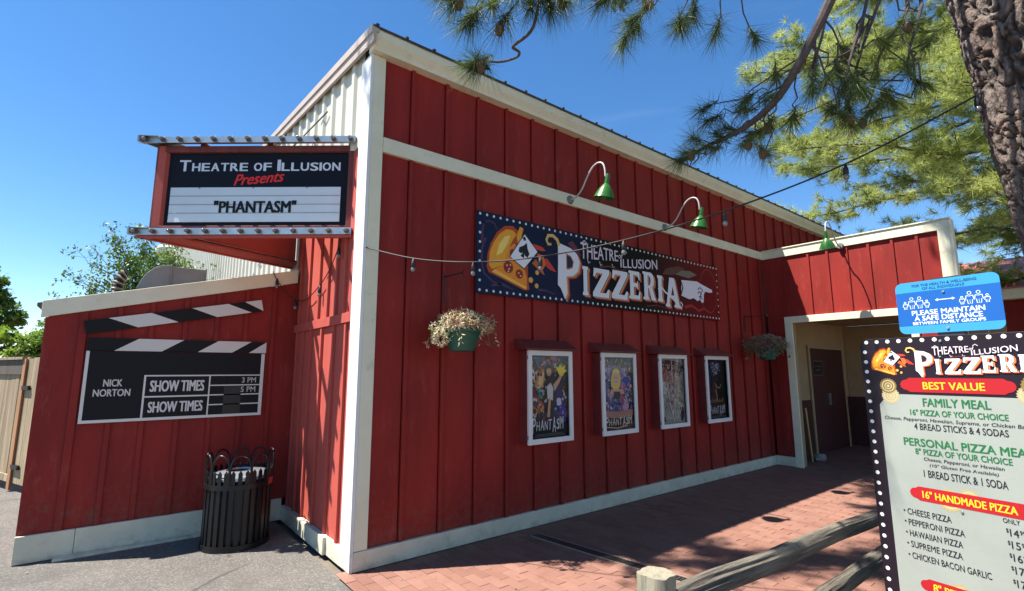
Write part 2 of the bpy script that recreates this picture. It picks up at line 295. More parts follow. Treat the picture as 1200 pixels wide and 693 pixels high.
class Art(MB):
    def __init__(s, y=0., f=None): super().__init__(); s.y = y; s.eps = .0006; s.k = 0; s.fn = f or (lambda a, b: (a, b))
    def layer(s): s.k += 1; return s
    def cut(s, name, parent, lab=None, kind=None):
        if not s.f: return
        o = s.build(name, parent); tag(o, lab, kind=kind); s.v, s.f, s.m, s.mats, s.sm = [], [], [], [], []; s.parts = getattr(s, 'parts', [])+[o]; return o
    def poly(s, pts, c, lay=None):
        mt = c if not isinstance(c, str) else pm(c)
        if lay is None and c != getattr(s, 'lastc', c): s.k += max(.04, .00002/s.eps)
        s.lastc = c; k = s.k if lay is None else lay
        y = s.y-k*s.eps; vs = [(s.fn(a, b)[0], y, s.fn(a, b)[1]) for a, b in pts]
        ar = sum(vs[i][0]*vs[(i+1) % len(vs)][2]-vs[(i+1) % len(vs)][0]*vs[i][2] for i in range(len(vs)))
        if ar < 0: vs = vs[::-1]
        s.add(vs, [tuple(range(len(vs)))], mt); return s
    def rect(s, a0, a1, b0, b1, c): return s.poly([(a0, b0), (a1, b0), (a1, b1), (a0, b1)], c)
    def disc(s, a, b, r, c, n=10, ry=None, rot=0):
        ry = r if ry is None else ry; cs, sn = math.cos(rot), math.sin(rot)
        return s.poly([(a+r*math.cos(t)*cs-ry*math.sin(t)*sn, b+r*math.cos(t)*sn+ry*math.sin(t)*cs) for t in [2*math.pi*i/n for i in range(n)]], c)
    def ring(s, a, b, r, wd, c, n=20, ry=None):
        ry = r if ry is None else ry; ts = [2*math.pi*i/n for i in range(n+1)]
        for i in range(n):
            t, u = ts[i], ts[i+1]
            s.poly([(a+r*math.cos(t), b+ry*math.sin(t)), (a+r*math.cos(u), b+ry*math.sin(u)), (a+(r-wd)*math.cos(u), b+(ry-wd)*math.sin(u)), (a+(r-wd)*math.cos(t), b+(ry-wd)*math.sin(t))], c)
        return s
    def stroke(s, pts, wd, c, taper=0):
        n = len(pts); Lp = []; Rp = []
        for i, (a, b) in enumerate(pts):
            a0, b0 = pts[max(i-1, 0)]; a1, b1 = pts[min(i+1, n-1)]; dx, dy = a1-a0, b1-b0; l = math.hypot(dx, dy) or 1
            w_ = wd/2*(1-taper*i/(n-1)); Lp.append((a-dy/l*w_, b+dx/l*w_)); Rp.append((a+dy/l*w_, b-dx/l*w_))
        for i in range(n-1): s.poly([Lp[i], Lp[i+1], Rp[i+1], Rp[i]], c)
        return s
    def text(s, t, x0, x1, z0, z1, c, bold=0., shear=0., warp=None):
        if bold > .004:
            hh_ = (z1-z0); k0 = s.k; q_ = bold*hh_*.9
            for ii, (ddx, ddz) in enumerate(((-1, -.4), (1, -.4), (-1, .4), (1, .4), (0, 0))):
                s.k = k0+ii*.06
                w2 = (lambda a_, b_, ddx=ddx, ddz=ddz: (warp(a_, b_)[0]+ddx*q_, warp(a_, b_)[1]+ddz*q_)) if warp else None
                s.text(t, x0+q_*(1+ddx), x1-q_*(1-ddx), z0+q_*.4*(1+ddz/.4), z1-q_*.4*(1-ddz/.4), c, 0, shear, w2)
            s.k = k0; return s
        n, fs, _ = text_mesh(t, bold, shear); mt = c if not isinstance(c, str) else pm(c); y = s.y-s.k*s.eps; vs = []
        for a, b in n:
            p = (x0+a*(x1-x0), z0+b*(z1-z0))
            if warp: p = warp(a, b)
            q = s.fn(*p); vs.append((q[0], y, q[1]))
        s.add(vs, fs, mt); return s

# ------------------------------------------------------------------ ground
def sheet(name, x0, x1, y0, y1, z, mt, nx=1, ny=1):
    b = MB(); 
    vs = [(x0+(x1-x0)*i/nx, y0+(y1-y0)*j/ny, z) for j in range(ny+1) for i in range(nx+1)]
    fs = [(j*(nx+1)+i, j*(nx+1)+i+1, (j+1)*(nx+1)+i+1, (j+1)*(nx+1)+i) for j in range(ny) for i in range(nx)]
    b.add(vs, fs, mt); o = b.build(name); tag(o, kind='structure'); return o
sheet('ground', -400, 400, -400, 400, -.05, GROUND)
sheet('asphalt_path', -14, -.125, -12, 16, -.006, ASPH)
walk = sheet('brick_walkway', -.118, 12.4, -7.2, .06, -.0045, MORT)
BLn, BWd, J = .2405, .1005, .0035
def brick_geo(x0, x1, y0, y1, top=.0, mt=None, mb=None):
    mb = mb or MB(); e = .003; b = [(x0, y0, -.0044), (x1, y0, -.0044), (x1, y1, -.0044), (x0, y1, -.0044)]
    t = [(x0, y0, top-.002), (x1, y0, top-.002), (x1, y1, top-.002), (x0, y1, top-.002)]; u = [(x0+e, y0+e, top), (x1-e, y0+e, top), (x1-e, y1-e, top), (x0+e, y1-e, top)]
    mb.add(b+t+u, [(0, 1, 5, 4), (1, 2, 6, 5), (2, 3, 7, 6), (3, 0, 4, 7), (4, 5, 9, 8), (5, 6, 10, 9), (6, 7, 11, 10), (7, 4, 8, 11), (8, 9, 10, 11)], mt); return mb
bmesh_ = [brick_geo(-(BWd-J)/2, (BWd-J)/2, -(BLn-J)/2, (BLn-J)/2, 0, BR[i]).mesh('brick') for i in range(4)]
cells = []
fx, fy = fw.x, fw.y
for i in range(int(12.5/BWd)):
    x = -.118+BWd*(i+.5); off = BLn*.5 if i % 2 else 0
    for j in range(-1, 31):
        y = .05-off-BLn*(j+.5)
        if y < -7.1 or y > .06: continue
        d = Vector((x+1.76, y+4.39, -1.68)); dep = d.dot(fw)
        vis = dep > .3 and abs(d.dot(rt)/dep) < 1.05 and d.dot(up)/dep > -.60
        cells.append((0 if vis else 1, d.length, x, y))
cells.sort()
restb = MB()
for n_, (v_, d_, x, y) in enumerate(cells):
    k = random.choices(range(4), (4, 3, 3, 2))[0]; dz = random.uniform(-.0018, .0014)
    if n_ < 298 and v_ == 0:
        o = link('brick', bmesh_[k], walk, (x, y, dz)); o.rotation_euler = (0, 0, random.uniform(-.006, .006))
    else: brick_geo(x-(BWd-J)/2, x+(BWd-J)/2, y-(BLn-J)/2, y+(BLn-J)/2, dz, BR[k], restb)
tag(restb.build('brick_field', walk), kind='stuff')
# saw-cut seam across the bricks and the trench drain
drain = empty('drain_grate', (1.852, -.235, 0), R(-83.3), 'long narrow black slotted drain grate set in the red brick walkway', 'drain')
g = MB(); g.box(0, 3.4, -.052, .052, -.004, .0035, BLACKM); g.build('channel', drain)
g = MB(); DRF = mat('drain_frame', (.27, .19, .15), .6); g.box(0, 3.4, -.066, -.052, -.004, .007, DRF); g.box(0, 3.4, .052, .066, -.004, .007, DRF); g.build('frame', drain)
gs = MB().box(0, .014, -.05, .05, .0036, .0065, mat('drain_bar', (.05, .045, .04), .5)).mesh('grate_bar')
for i in range(112): link('grate_bar', gs, drain, (.015+i*.030, 0, 0))

# ------------------------------------------------------------------ theatre building
TB = empty('theatre_building', (0, 0, 0), 0, 'large red board and batten theatre building with cream trim and corrugated gable', 'building')
PX = 7.89
def roofz(y): return 4.80+.1*y
bat0, bs = .434, .4065
def wallrow(zA, zB, x_end, yw=0.):
    xs = [.12]+[bat0+bs*i for i in range(40) if bat0+bs*i < x_end-.1]+[x_end]
    for i in range(len(xs)-1):
        j = random.uniform(-.0015, .0015)
        bx('wall_panel', TB, xs[i]+.002, xs[i+1]-(.027 if i < len(xs)-2 else .002), -.001+j, .03, zA, zB, RED)
    for x in xs[1:-1]: bx('batten', TB, x-.018, x+.018, -.03, -.0015, zA, zB, RED, .002)
wallrow(.163, 3.778, PX); wallrow(3.93, 4.76, 11.9)
bx('wall_core', TB, .002, 12.0, .031, .12, 0, 4.76, RED)
bx('trim_band', TB, .122, PX, -.042, -.0005, 3.779, 3.929, CREAM, .003)
bx('corner_board', TB, 0, .12, -.034, -.0005, .166, 4.757, CREAM, .004)
bx('baseboard', TB, .0, 3.66, -.042, -.0005, .006, .164, CREAMB, .004)
bx('baseboard', TB, 3.663, PX-.001, -.042, -.0005, .006, .164, CREAMB, .004)
# eave: fascia with gutter profile, and the roof
prof = [(0, 4.758), (-.10, 4.762), (-.11, 4.80), (-.15, 4.86), (-.16, 4.93), (-.15, 4.955), (-.13, 4.955), (-.13, 4.94), (0, 4.94)]
g = MB(); g.prism([(-.045, y, z) for y, z in prof], (12.1, 0, 0), CREAM); g.build('eave_gutter', TB)
g = MB(); RX = [-.04+i*.31 for i in range(39)]
for y0, y1 in ((-.17, 11.0), (11.0, 21.1)):
    g.hexa([(-.08, y0, roofz(y0)+.165), (12.2, y0, roofz(y0)+.165), (12.2, y1, roofz(y1)+.165), (-.08, y1, roofz(y1)+.165)],
           [(-.08, y0, roofz(y0)+.185), (12.2, y0, roofz(y0)+.185), (12.2, y1, roofz(y1)+.185), (-.08, y1, roofz(y1)+.185)], ROOFM)
rf = g.build('roof', TB)
rb = MB().beam((0, -.185, roofz(-.185)+.190), (0, 20.95, roofz(20.95)+.190), .03, .020, ROOFM).mesh('roof_rib')
for x in RX: link('roof_rib', rb, rf, (x, 0, 0))
# rake fascia of the gable end
g = MB()
for y0, y1 in ((-.17, 11.0), (11.0, 21.1)):
    for x0, x1, za, zb, mt in ((-.075, -.045, .015, .163, RAKE), (-.045, -.02, .12, .16, RAKE), (-.09, -.075, .11, .19, RAKE)):
        g.hexa([(x0, y0, roofz(y0)+za), (x1, y0, roofz(y0)+za), (x1, y1, roofz(y1)+za), (x0, y1, roofz(y1)+za)], [(x0, y0, roofz(y0)+zb), (x1, y0, roofz(y0)+zb), (x1, y1, roofz(y1)+zb), (x0, y1, roofz(y1)+zb)], mt)
g.build('rake_fascia', TB)
# gable end wall on x = 0
bx('corner_board', TB, -.034, -.0005, -.034, .20, .002, 4.757, WHITET, .004)
for z0_, z1_, ys_ in ((.15, 2.139, [.35, .68, 1.05, 1.41, 1.70, 1.95]), (2.237, 3.90, [.444, .671, .923, 1.212, 1.575, 1.924])):
    yb = [.2]+ys_+[2.03]
    for i in range(len(yb)-1): bx('wall_panel', TB, -.001, .03, yb[i]+.002, yb[i+1]-.002, z0_, z1_, REDF)
    for y in ys_: bx('batten', TB, -.028, -.0015, y-.021, y+.021, z0_, z1_, REDF, .002)
bx('wall_panel', TB, -.001, .03, 2.032, 2.5, 2.2, 3.9, REDF)
bx('trim_band', TB, -.036, -.0015, .2, 2.028, 2.14, 2.236, REDF, .003)
bx('baseboard', TB, -.03, -.0005, .201, .56, -.004, .149, CREAMB, .003); bx('baseboard', TB, -.062, -.002, .561, 2.028, -.004, .152, CREAMB, .004)
bx('wall_core', TB, .031, .1, .02, 21.0, 0, 4.7, RED)
def ribsheet(y0, y1, z0, base=0.):
    # trapezoid-ribbed steel sheet standing on x=0, clipped by the rake
    P = .323; prof = []; y = y0
    while y < y1-1e-6:
        for a, d in ((0, 0), (.18, 0), (.205, .03), (.275, .03), (.30, 0)): 
            if y+a <= y1: prof.append((y+a, -.004-d))
        y += P
    prof.append((y1, -.004)); vs = []; fs = []
    for i, (yy, xx) in enumerate(prof): vs += [(xx, yy, z0(yy) if callable(z0) else z0), (xx, yy, roofz(yy)+.1)]
    for i in range(len(prof)-1): fs.append((2*i, 2*i+2, 2*i+3, 2*i+1))
    MB().add([v for v in vs], [f[::-1] for f in fs], CORR).build('corrugated_sheet', TB)
yy = .2
while yy < 20.9:
    y1 = min(yy+.323*3, 21.0); ribsheet(yy, y1, 3.902 if yy < 2.1 else 2.2); yy = y1
g = MB(); g.box(12.0, 12.1, 0, 21, 0, 4.7, RED); g.box(0, 12.1, 20.9, 21, 0, 4.9, CORR); g.build('rear_wall', TB)
# white gutter end and downpipe at the far eave
vt = empty('roof_vent', (-.28, 20.6, 6.0), 0, 'small white round roof vent cap at the far end of the corrugated wall', 'vent')
MB().lathe([(.0, .9), (.34, .86), (.42, .78), (.42, .5), (.38, .45), (.36, .45)], WHITET, 20).build('vent_cap', vt)
MB().lathe([(.3, .46), (.3, -.6)], WHITET, 16).build('vent_pipe', vt)

# thin service cable to the gable
cb = MB(); cb.tube([Vector((-.03, 1.24, 4.69)).lerp(Vector((-1.2, 10.0, 5.0)), t)+Vector((0, 0, -.5*math.sin(math.pi*t))) for t in np.linspace(0, 1, 14)], .008, WIRE, 6)
tag(cb.build('service_cable'), 'thin black overhead cable running from the corrugated gable past the marquee', 'cable')

# ------------------------------------------------------------------ annex
AX = empty('annex', (-2.27, 2.03, 0), 0, 'low red lean-to annex with sloping cream fascia left of the theatre corner', 'annex')
def ax_z(x): return 2.35+(x+2.27)*.2525   # world x -> fascia top
def A_(x): return x+2.27
axb = [-2.27]+[-1.99, -1.715, -1.45, -1.155, -.86, -.57, -.28]+[-.002]
for i in range(len(axb)-1):
    a, b = axb[i]+.001, axb[i+1]-.001; za, zb = ax_z(a)-.16, ax_z(b)-.16
    MB().hexa([(A_(a), 0, .23), (A_(b), 0, .23), (A_(b), .03, .23), (A_(a), .03, .23)], [(A_(a), 0, za), (A_(b), 0, zb), (A_(b), .03, zb), (A_(a), .03, za)], RED).build('wall_panel', AX)
for x in axb[1:-1]:
    hh = .03 if x < -1.9 else .021
    MB().hexa([(A_(x-hh), -.022, .23), (A_(x+hh), -.022, .23), (A_(x+hh), -.0006, .23), (A_(x-hh), -.0006, .23)], [(A_(x-hh), -.022, ax_z(x-hh)-.16), (A_(x+hh), -.022, ax_z(x+hh)-.16), (A_(x+hh), -.0006, ax_z(x+hh)-.16), (A_(x-hh), -.0006, ax_z(x-hh)-.16)], RED).build('batten', AX, .002)
x0, x1 = -2.30, -.037
MB().hexa([(A_(x0), -.045, ax_z(x0)-.158), (A_(x1), -.045, ax_z(x1)-.158), (A_(x1), -.001, ax_z(x1)-.158), (A_(x0), -.001, ax_z(x0)-.158)],
          [(A_(x0), -.045, ax_z(x0)), (A_(x1), -.045, ax_z(x1)), (A_(x1), -.001, ax_z(x1)), (A_(x0), -.001, ax_z(x0))], CREAM).build('fascia', AX, .004)
bx('baseboard', AX, 0, .405, -.036, -.001, .0, .235, CREAMB, .004); bx('baseboard', AX, .408, A_(-.064), -.036, -.001, .0, .235, CREAMB, .004)
g = MB(); g.prism([(0, .032, 0), (0, 2.8, 0), (0, 2.8, 2.19), (0, .032, 2.19)], (.02, 0, 0), RED); g.box(.021, 2.26, 2.7, 2.78, 0, 2.19, RED); g.build('rear_wall', AX)
MB().hexa([(A_(-2.34), .0, ax_z(-2.34)-.04), (A_(-.04), .0, ax_z(-.04)-.04), (A_(-.04), 2.9, ax_z(-.04)-.04), (A_(-2.34), 2.9, ax_z(-2.34)-.04)],
          [(A_(-2.34), .0, ax_z(-2.34)-.01), (A_(-.04), .0, ax_z(-.04)-.01), (A_(-.04), 2.9, ax_z(-.04)-.01), (A_(-2.34), 2.9, ax_z(-2.34)-.01)], ROOFM).build('roof', AX)
kb = MB(); kb.box(-2.0, -.5, 1.905, 1.99, -.005, .018, CREAMB); tag(kb.build('timber_strip'), 'low pale timber strip lying on the asphalt along the annex baseboard', 'timber strip')

# rooftop duct: square duct with rounded hood end
du = empty('rooftop_duct', (-1.6, 2.55, 2.5), 0, 'dull grey sheet metal duct hood on the annex roof below the marquee', 'duct')
g = MB(); pts = [(0, .11), (.03, .2), (.08, .29), (.15, .36), (.22, .395), (.3, .405), (.3, .11)]
g.prism([(a, 0, b) for a, b in pts], (0, .45, 0), GALVD); g.build('duct_hood', du, .004)
g = MB(); g.box(.312, .66, .012, .44, .12, .395, GALVD); g.build('duct_box', du, .004)
bx('flange', du, .3, .313, -.012, .462, .1, .42, GALVD); bx('flange', du, .65, .664, 0, .452, .105, .405, GALVD)
pp = empty('corrugated_pipe', (-1.72, 2.85, 2.5), 0, 'black and pale ribbed flexible pipe end standing by the rooftop duct', 'pipe')
g = MB(); PALE = mat('pale_rib', (.3, .24, .17), .6)
for i in range(9):
    a = i/8*1.1; c = Vector((-.05+.12*(1-math.cos(a)), 0, .08+.26*math.sin(a))); d = Vector((math.sin(a), 0, math.cos(a)))
    g.tube([c-d*.012, c, c+d*.012], [.05, .062, .05], BLACKM if i % 2 == 0 else PALE, 12)
g.build('ribbed_hose', pp)

# ------------------------------------------------------------------ covered passage (portal)
PT = empty('covered_passage', (PX, 0, 0), 0, 'red covered passage entrance with cream frame joining the main wall', 'passage')
def P(name, x0, x1, y0, y1, z0, z1, mt, bev=.0): return bx(name, PT, x0-PX, x1-PX, y0, y1, z0, z1, mt, bev)
pb = [-.036, -.42, -.83, -1.14, -1.44, -1.755, -2.08, -2.40, -2.66]
for i in range(len(pb)-1): P('wall_panel', PX+.001, PX+.03, pb[i+1]+.002, pb[i]-.002, 2.655, 3.775, RED)
for y in pb[1:-1]: P('batten', PX-.02, PX+.0005, y-.019, y+.019, 2.655, 3.775, RED, .002)
P('trim_band', PX-.034, PX+.0, -2.80, -.036, 3.778, 3.928, CREAM, .004)
P('trim_cap', PX-.05, PX+.12, -2.82, -.036, 3.93, 3.95, CREAM, .003)
P('corner_board', PX-.034, PX, -2.80, -2.66, 0, 3.777, CREAM, .004); P('corner_board', PX-.034, PX+.12, -2.835, -2.801, 0, 3.928, CREAM, .004)
P('lintel_board', PX-.036, PX-.001, -2.66, -.352, 2.535, 2.652, CREAM, .004)
P('jamb_board', PX-.036, PX-.001, -.478, -.352, 0, 2.533, CREAM, .004); P('jamb_board', PX-.036, PX-.001, -2.30, -2.20, 0, 2.533, CREAM, .004)
P('wall_panel', PX+.001, PX+.03, -.350, -.036, .16, 2.65, RED); P('batten', PX-.02, PX+.0005, -.20, -.165, .165, 2.65, RED)
P('baseboard', PX-.042, PX+.0, -.351, -.042, 0.006, .164, CREAMB, .003)
P('wall_panel', PX+.001, PX+.03, -2.66, -2.302, 0, 2.65, RED)
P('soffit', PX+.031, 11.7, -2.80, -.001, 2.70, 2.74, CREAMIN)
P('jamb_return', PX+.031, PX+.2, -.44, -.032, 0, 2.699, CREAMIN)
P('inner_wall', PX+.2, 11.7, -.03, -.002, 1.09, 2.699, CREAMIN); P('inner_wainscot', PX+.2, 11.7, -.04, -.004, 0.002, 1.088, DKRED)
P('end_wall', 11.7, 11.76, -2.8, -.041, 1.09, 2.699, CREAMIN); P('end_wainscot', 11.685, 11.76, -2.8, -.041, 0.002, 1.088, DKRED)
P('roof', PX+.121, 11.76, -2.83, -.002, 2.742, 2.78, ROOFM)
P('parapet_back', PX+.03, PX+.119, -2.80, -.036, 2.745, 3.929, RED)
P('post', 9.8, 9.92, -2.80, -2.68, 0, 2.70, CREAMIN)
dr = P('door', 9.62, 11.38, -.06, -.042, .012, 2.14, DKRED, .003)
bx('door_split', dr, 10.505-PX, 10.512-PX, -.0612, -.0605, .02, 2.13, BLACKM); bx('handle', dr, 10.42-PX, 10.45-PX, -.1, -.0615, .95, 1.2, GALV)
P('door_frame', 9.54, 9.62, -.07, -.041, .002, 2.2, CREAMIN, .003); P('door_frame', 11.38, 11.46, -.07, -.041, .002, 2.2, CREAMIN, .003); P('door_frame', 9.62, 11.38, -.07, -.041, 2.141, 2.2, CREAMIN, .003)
ds = empty('door_notice', (9.98, -.064, 1.73), 0, 'small dark notice with pale border on the door inside the passage', 'sign')
a = Art(0); a.rect(-.25, .25, -.155, .155, '#5a5850').layer().rect(-.232, .232, -.137, .137, '#201c1c').layer(); a.rect(-.16, .16, .03, .05, '#5a5850').rect(-.13, .13, -.05, -.03, '#5a5850')
bx('plate', ds, -.25, .25, .0005, .004, -.155, .155, BLACKM); a.build('print', ds)
st = empty('broom_handle', (8.3, -.36, 0), 0, 'thin yellow pole leaning inside the passage entrance', 'pole')
MB().tube([(.37, .05, 0), (0.0, -.05, 1.0)], .016, YEL, 10).build('pole', st)
def rock(name, loc, s, mt, seed=0, label=None, cat=None, group=None):
    bm = bmesh.new(); bmesh.ops.create_icosphere(bm, subdivisions=3, radius=1)
    for v in bm.verts:
        n_ = noise.noise(v.co*1.3+Vector((seed, 0, 0)))*.35+noise.noise(v.co*3+Vector((seed, 3, 0)))*.12; v.co *= 1+n_; v.co.x *= s[0]; v.co.y *= s[1]; v.co.z *= s[2]
    me = bpy.data.meshes.new(name); bm.to_mesh(me); bm.free(); me.materials.append(mt); o = link(name, me, None, loc); tag(o, label, cat, group); return o
rock('doorstop_rock', (8.86, -.36, .06), (.15, .1, .08), STONE, 2, 'pale rounded rock on the floor beside the yellow pole', 'rock')

# neighbouring building with a red steel roof
NB = empty('neighbour_building', (16.5, -5, 0), 0, 'distant low red building with pinkish red standing seam roof', 'building')
bx('wall', NB, .01, 6, -5, 4.2, 0, 3.5, RED); g = MB(); g.box(-.02, .0095, -5, 4.2, 2.35, 2.45, RED); g.build('wall_band', NB)
bx('fascia', NB, -.5, -.45, -5.2, 4.4, 3.48, 3.74, CREAM); 
g = MB(); g.hexa([(-.56, -5.25, 3.742), (2.2, -5.25, 4.92), (2.2, 4.45, 4.92), (-.56, 4.45, 3.742)][::-1], [(-.56, -5.25, 3.77), (2.2, -5.25, 4.95), (2.2, 4.45, 4.95), (-.56, 4.45, 3.77)][::-1], ROOFR)
g.hexa([(2.2, -5.25, 4.92), (6.5, -5.25, 3.7), (6.5, 4.45, 3.7), (2.2, 4.45, 4.92)][::-1], [(2.2, -5.25, 4.95), (6.5, -5.25, 3.75), (6.5, 4.45, 3.75), (2.2, 4.45, 4.95)][::-1], ROOFR); rr = g.build('roof', NB)
rb = MB().beam((-.56, 0, 3.79), (2.2, 0, 4.97), .04, .05, ROOFR).mesh('roof_rib')
for i in range(24): link('roof_rib', rb, rr, (0, -5.1+i*.405, 0))
bx('soffit', NB, -.45, .01, -5.2, 4.4, 3.5, 3.52, CREAM)

# ------------------------------------------------------------------ marquee
MQ = empty('marquee_sign', (0, 1.4, 3.0), 0, 'triangular red projecting theatre marquee with bulb strips and white letter board', 'marquee')
A0 = Vector((0, .30, 0)); AP = Vector((-1.70, 1.68, 0)); B0 = Vector((0, 2.40, 0)); ORG = Vector((0, 1.4, 3.0))
ul = (A0-AP); FL = ul.length; ul.normalize(); un = Vector((ul.y, -ul.x, 0))      # un = outward normal
if un.dot(Vector((-1, -1, 0))) < 0: un = -un
def F(u, z, off=0.): return AP+ul*u+un*off+Vector((0, 0, z))-ORG
def fbox(name, u0, u1, z0, z1, o0, o1, mt, bev=0, parent=None):
    b = [F(u0, z0, o1), F(u1, z0, o1), F(u1, z0, o0), F(u0, z0, o0)]; t = [F(u0, z1, o1), F(u1, z1, o1), F(u1, z1, o0), F(u0, z1, o0)]
    return MB().hexa(b, t, mt).build(name, parent or MQ, bev)
sb = -.075   # set-back of the frame behind the bulb strips
fbox('frame_post', .10, .18, 3.085, 3.97, sb-.10, sb, REDW, .004); fbox('frame_post', 2.075, 2.165, 3.085, 3.97, sb-.10, sb+.002, REDW, .004)
fbox('frame_rail', .18, 2.075, 3.085, 3.125, sb-.10, sb+.001, REDW, .004); fbox('frame_rail', .18, 2.075, 3.905, 3.97, sb-.10, sb+.001, REDW, .004)
BLKPAN = mat('black_sign_panel', (.005, .006, .011), .55, spec=.15)
fbox('black_panel', .181, 2.074, 3.126, 3.904, sb-.06, sb-.035, BLKPAN)
LB = mat('letter_board_white', (.60, .64, .66), .35, var=.06, vscale=5, dirt=(.45, .47, .46), dirt_th=(.62, .8), dscale=5)
lbx = fbox('letter_board', .262, 2.0, 3.17, 3.535, sb-.034, sb-.025, LB, .002)
for z in (3.262, 3.352, 3.442): fbox('letter_track', .266, 1.996, z-.003, z+.003, sb-.0245, sb-.021, mat('track_grey', (.25, .27, .28), .3), 0, lbx)
for u in (.55, 1.1, 1.65): fbox('clip', u, u+.012, 3.522, 3.534, sb-.0245, sb-.018, GREYBOX, 0, lbx)
ang = math.atan2(ul.y, ul.x)
def face_art(name, off):
    e = bpy.data.objects.new(name, None)
    return e
def fart(art, name, off=0.):
    o = art.build(name, MQ); o.rotation_euler = (0, 0, ang); o.location = F(0, 0, sb+off); return o
def zc(u, z): return 1.68+(z-1.68)*(1+.037*max(0, 1-u/2.03))
a = Art(0)
def smallcaps(a, s, u0, u1, z0, zs, zt, c, bold=.02, done=None):
    # first letters of words tall, the rest smaller
    words = s.split(' '); toks = []
    for wi, wd in enumerate(words):
        for ci, ch in enumerate(wd):
            big = (ci == 0 and wd != 'OF'); toks.append((ch, 1.25 if big else .92, zt if big else zs))
        toks.append((' ', .45, 0))
    toks = toks[:-1]; tw = sum(t[1]*(.30 if t[0] == 'I' else 1) for t in toks); x = u0
    for ch, wd, top in toks:
        wd2 = wd*(.30 if ch == 'I' else 1)*(u1-u0)/tw
        if ch != ' ': a.text(ch, x+wd2*.06, x+wd2*.93, z0, top, c, bold)
        x += wd2
        if ch == ' ' and done: done(a)
def wd_done(a_): fart(a_, 'title_word', -.034); a_.v, a_.f, a_.m, a_.mats, a_.sm = [], [], [], [], []
smallcaps(a, 'THEATRE OF ILLUSION', .315, 1.99, 3.712, 3.80, 3.832, '#c9ced6', .045, wd_done)
wd_done(a)
a = Art(0); a.text('Presents', .90, 1.41, 3.565, 3.68, '#e0261c', .03, .35, warp=lambda s, t: (.90+.51*s, 3.555+.045*s+.115*t)); fart(a, 'presents_lettering', -.0335)
a = Art(0); a.text('"PHANTASM"', .72, 1.56, 3.262, 3.392, BLACKP, .05); fart(a, 'show_lettering', -.0205)
# bulb strips on both faces
def strip(z0, z1):
    for (pa, pb_, first) in ((AP, A0, True), (AP, B0, False)):
        d = (pb_-pa); Ln = d.length; d.normalize(); n_ = Vector((d.y, -d.x, 0)); n_ = n_ if n_.x < 0 else -n_
        s0 = -.05; s1 = Ln-.03
        q = lambda s, o, z: pa+d*s+n_*o+Vector((0, 0, z))-ORG
        g = MB(); g.hexa([q(s0, .0, z0), q(s1, .0, z0), q(s1, -.012, z0), q(s0+.01, -.012, z0)], [q(s0, .0, z1), q(s1, .0, z1), q(s1, -.012, z1), q(s0+.01, -.012, z1)], GALV)
        g.hexa([q(s0, -.012, z1-.006), q(s1, -.012, z1-.006), q(s1, -.16, z1-.006), q(s0+.1, -.16, z1-.006)], [q(s0, -.012, z1), q(s1, -.012, z1), q(s1, -.16, z1), q(s0+.1, -.16, z1)], GALV)
        so_ = g.build('bulb_strip', MQ)
        N = 13
        for i in range(N):
            s = s0+.085+i*(s1-s0-.13)/(N-1); c = q(s, 0, (z0+z1)/2)
            MB().tube([c+n_*-.002, c+n_*.01, c+n_*.03], [.026, .024, .021], mat('socket_brown', (.10, .085, .07), .5), 12).build('socket', so_)
            MB().tube([c+n_*.03, c+n_*.04, c+n_*.052, c+n_*.060], [.017, .021, .017, .006], BULBG, 12).build('bulb', so_)
            if z0 > 3.5: MB().tube([c+n_*-.02+Vector((0, 0, .03)), c+n_*-.02+Vector((0, 0, .05))], [.008, .006], WHITEPIPE, 8).build('screw', so_)
strip(3.972, 4.036); strip(3.012, 3.08)
# soffit, lid and red edging
def tri(z, inset):
    c = (A0+AP+B0)/3; return [p+(c-p)*inset-ORG+Vector((0, 0, z)) for p in (A0, B0, AP)]
g = MB(); g.beam(F(.55, 3.99, -.1), (-.55-ORG.x, 2.12-ORG.y, .99), .05, .05, REDW); g.build('brace', MQ)
g = MB(); g.beam(F(1.25, 3.99, -.1), (-.03-ORG.x, 2.2-ORG.y, .99), .05, .05, REDW); g.build('brace', MQ)
g = MB()
for pa, pb_ in ((AP, A0), (AP, B0)):
    d = (pb_-pa); Ln = d.length; d.normalize(); n_ = Vector((d.y, -d.x, 0)); n_ = n_ if n_.x < 0 else -n_
    q = lambda s, o, z: pa+d*s+n_*o+Vector((0, 0, z))-ORG
    g.hexa([q(.02, -.02, 2.985), q(Ln-.03, -.02, 2.985), q(Ln-.03, -.06, 2.985), q(.06, -.06, 2.985)], [q(.02, -.02, 3.012), q(Ln-.03, -.02, 3.012), q(Ln-.03, -.06, 3.012), q(.06, -.06, 3.012)], REDF)
    g.hexa([q(.1, -.06, 3.0), q(Ln-.06, -.06, 3.0), q(Ln-.06, -.16, 3.04), q(.2, -.16, 3.04)], [q(.1, -.06, 3.02), q(Ln-.06, -.06, 3.02), q(Ln-.06, -.16, 3.06), q(.2, -.16, 3.06)], REDF)
g.build('bottom_edging', MQ)
d = (B0-AP); Ln = d.length; d.normalize(); n_ = Vector((d.y, -d.x, 0)); n_ = n_ if n_.x < 0 else -n_
q = lambda s, o, z: AP+d*s+n_*o+Vector((0, 0, z))-ORG
g = MB(); g.hexa([q(.12, -.08, 3.085), q(Ln-.08, -.08, 3.085), q(Ln-.08, -.14, 3.085), q(.16, -.14, 3.085)], [q(.12, -.08, 3.97), q(Ln-.08, -.08, 3.97), q(Ln-.08, -.14, 3.97), q(.16, -.14, 3.97)], REDF); g.build('rear_face', MQ)

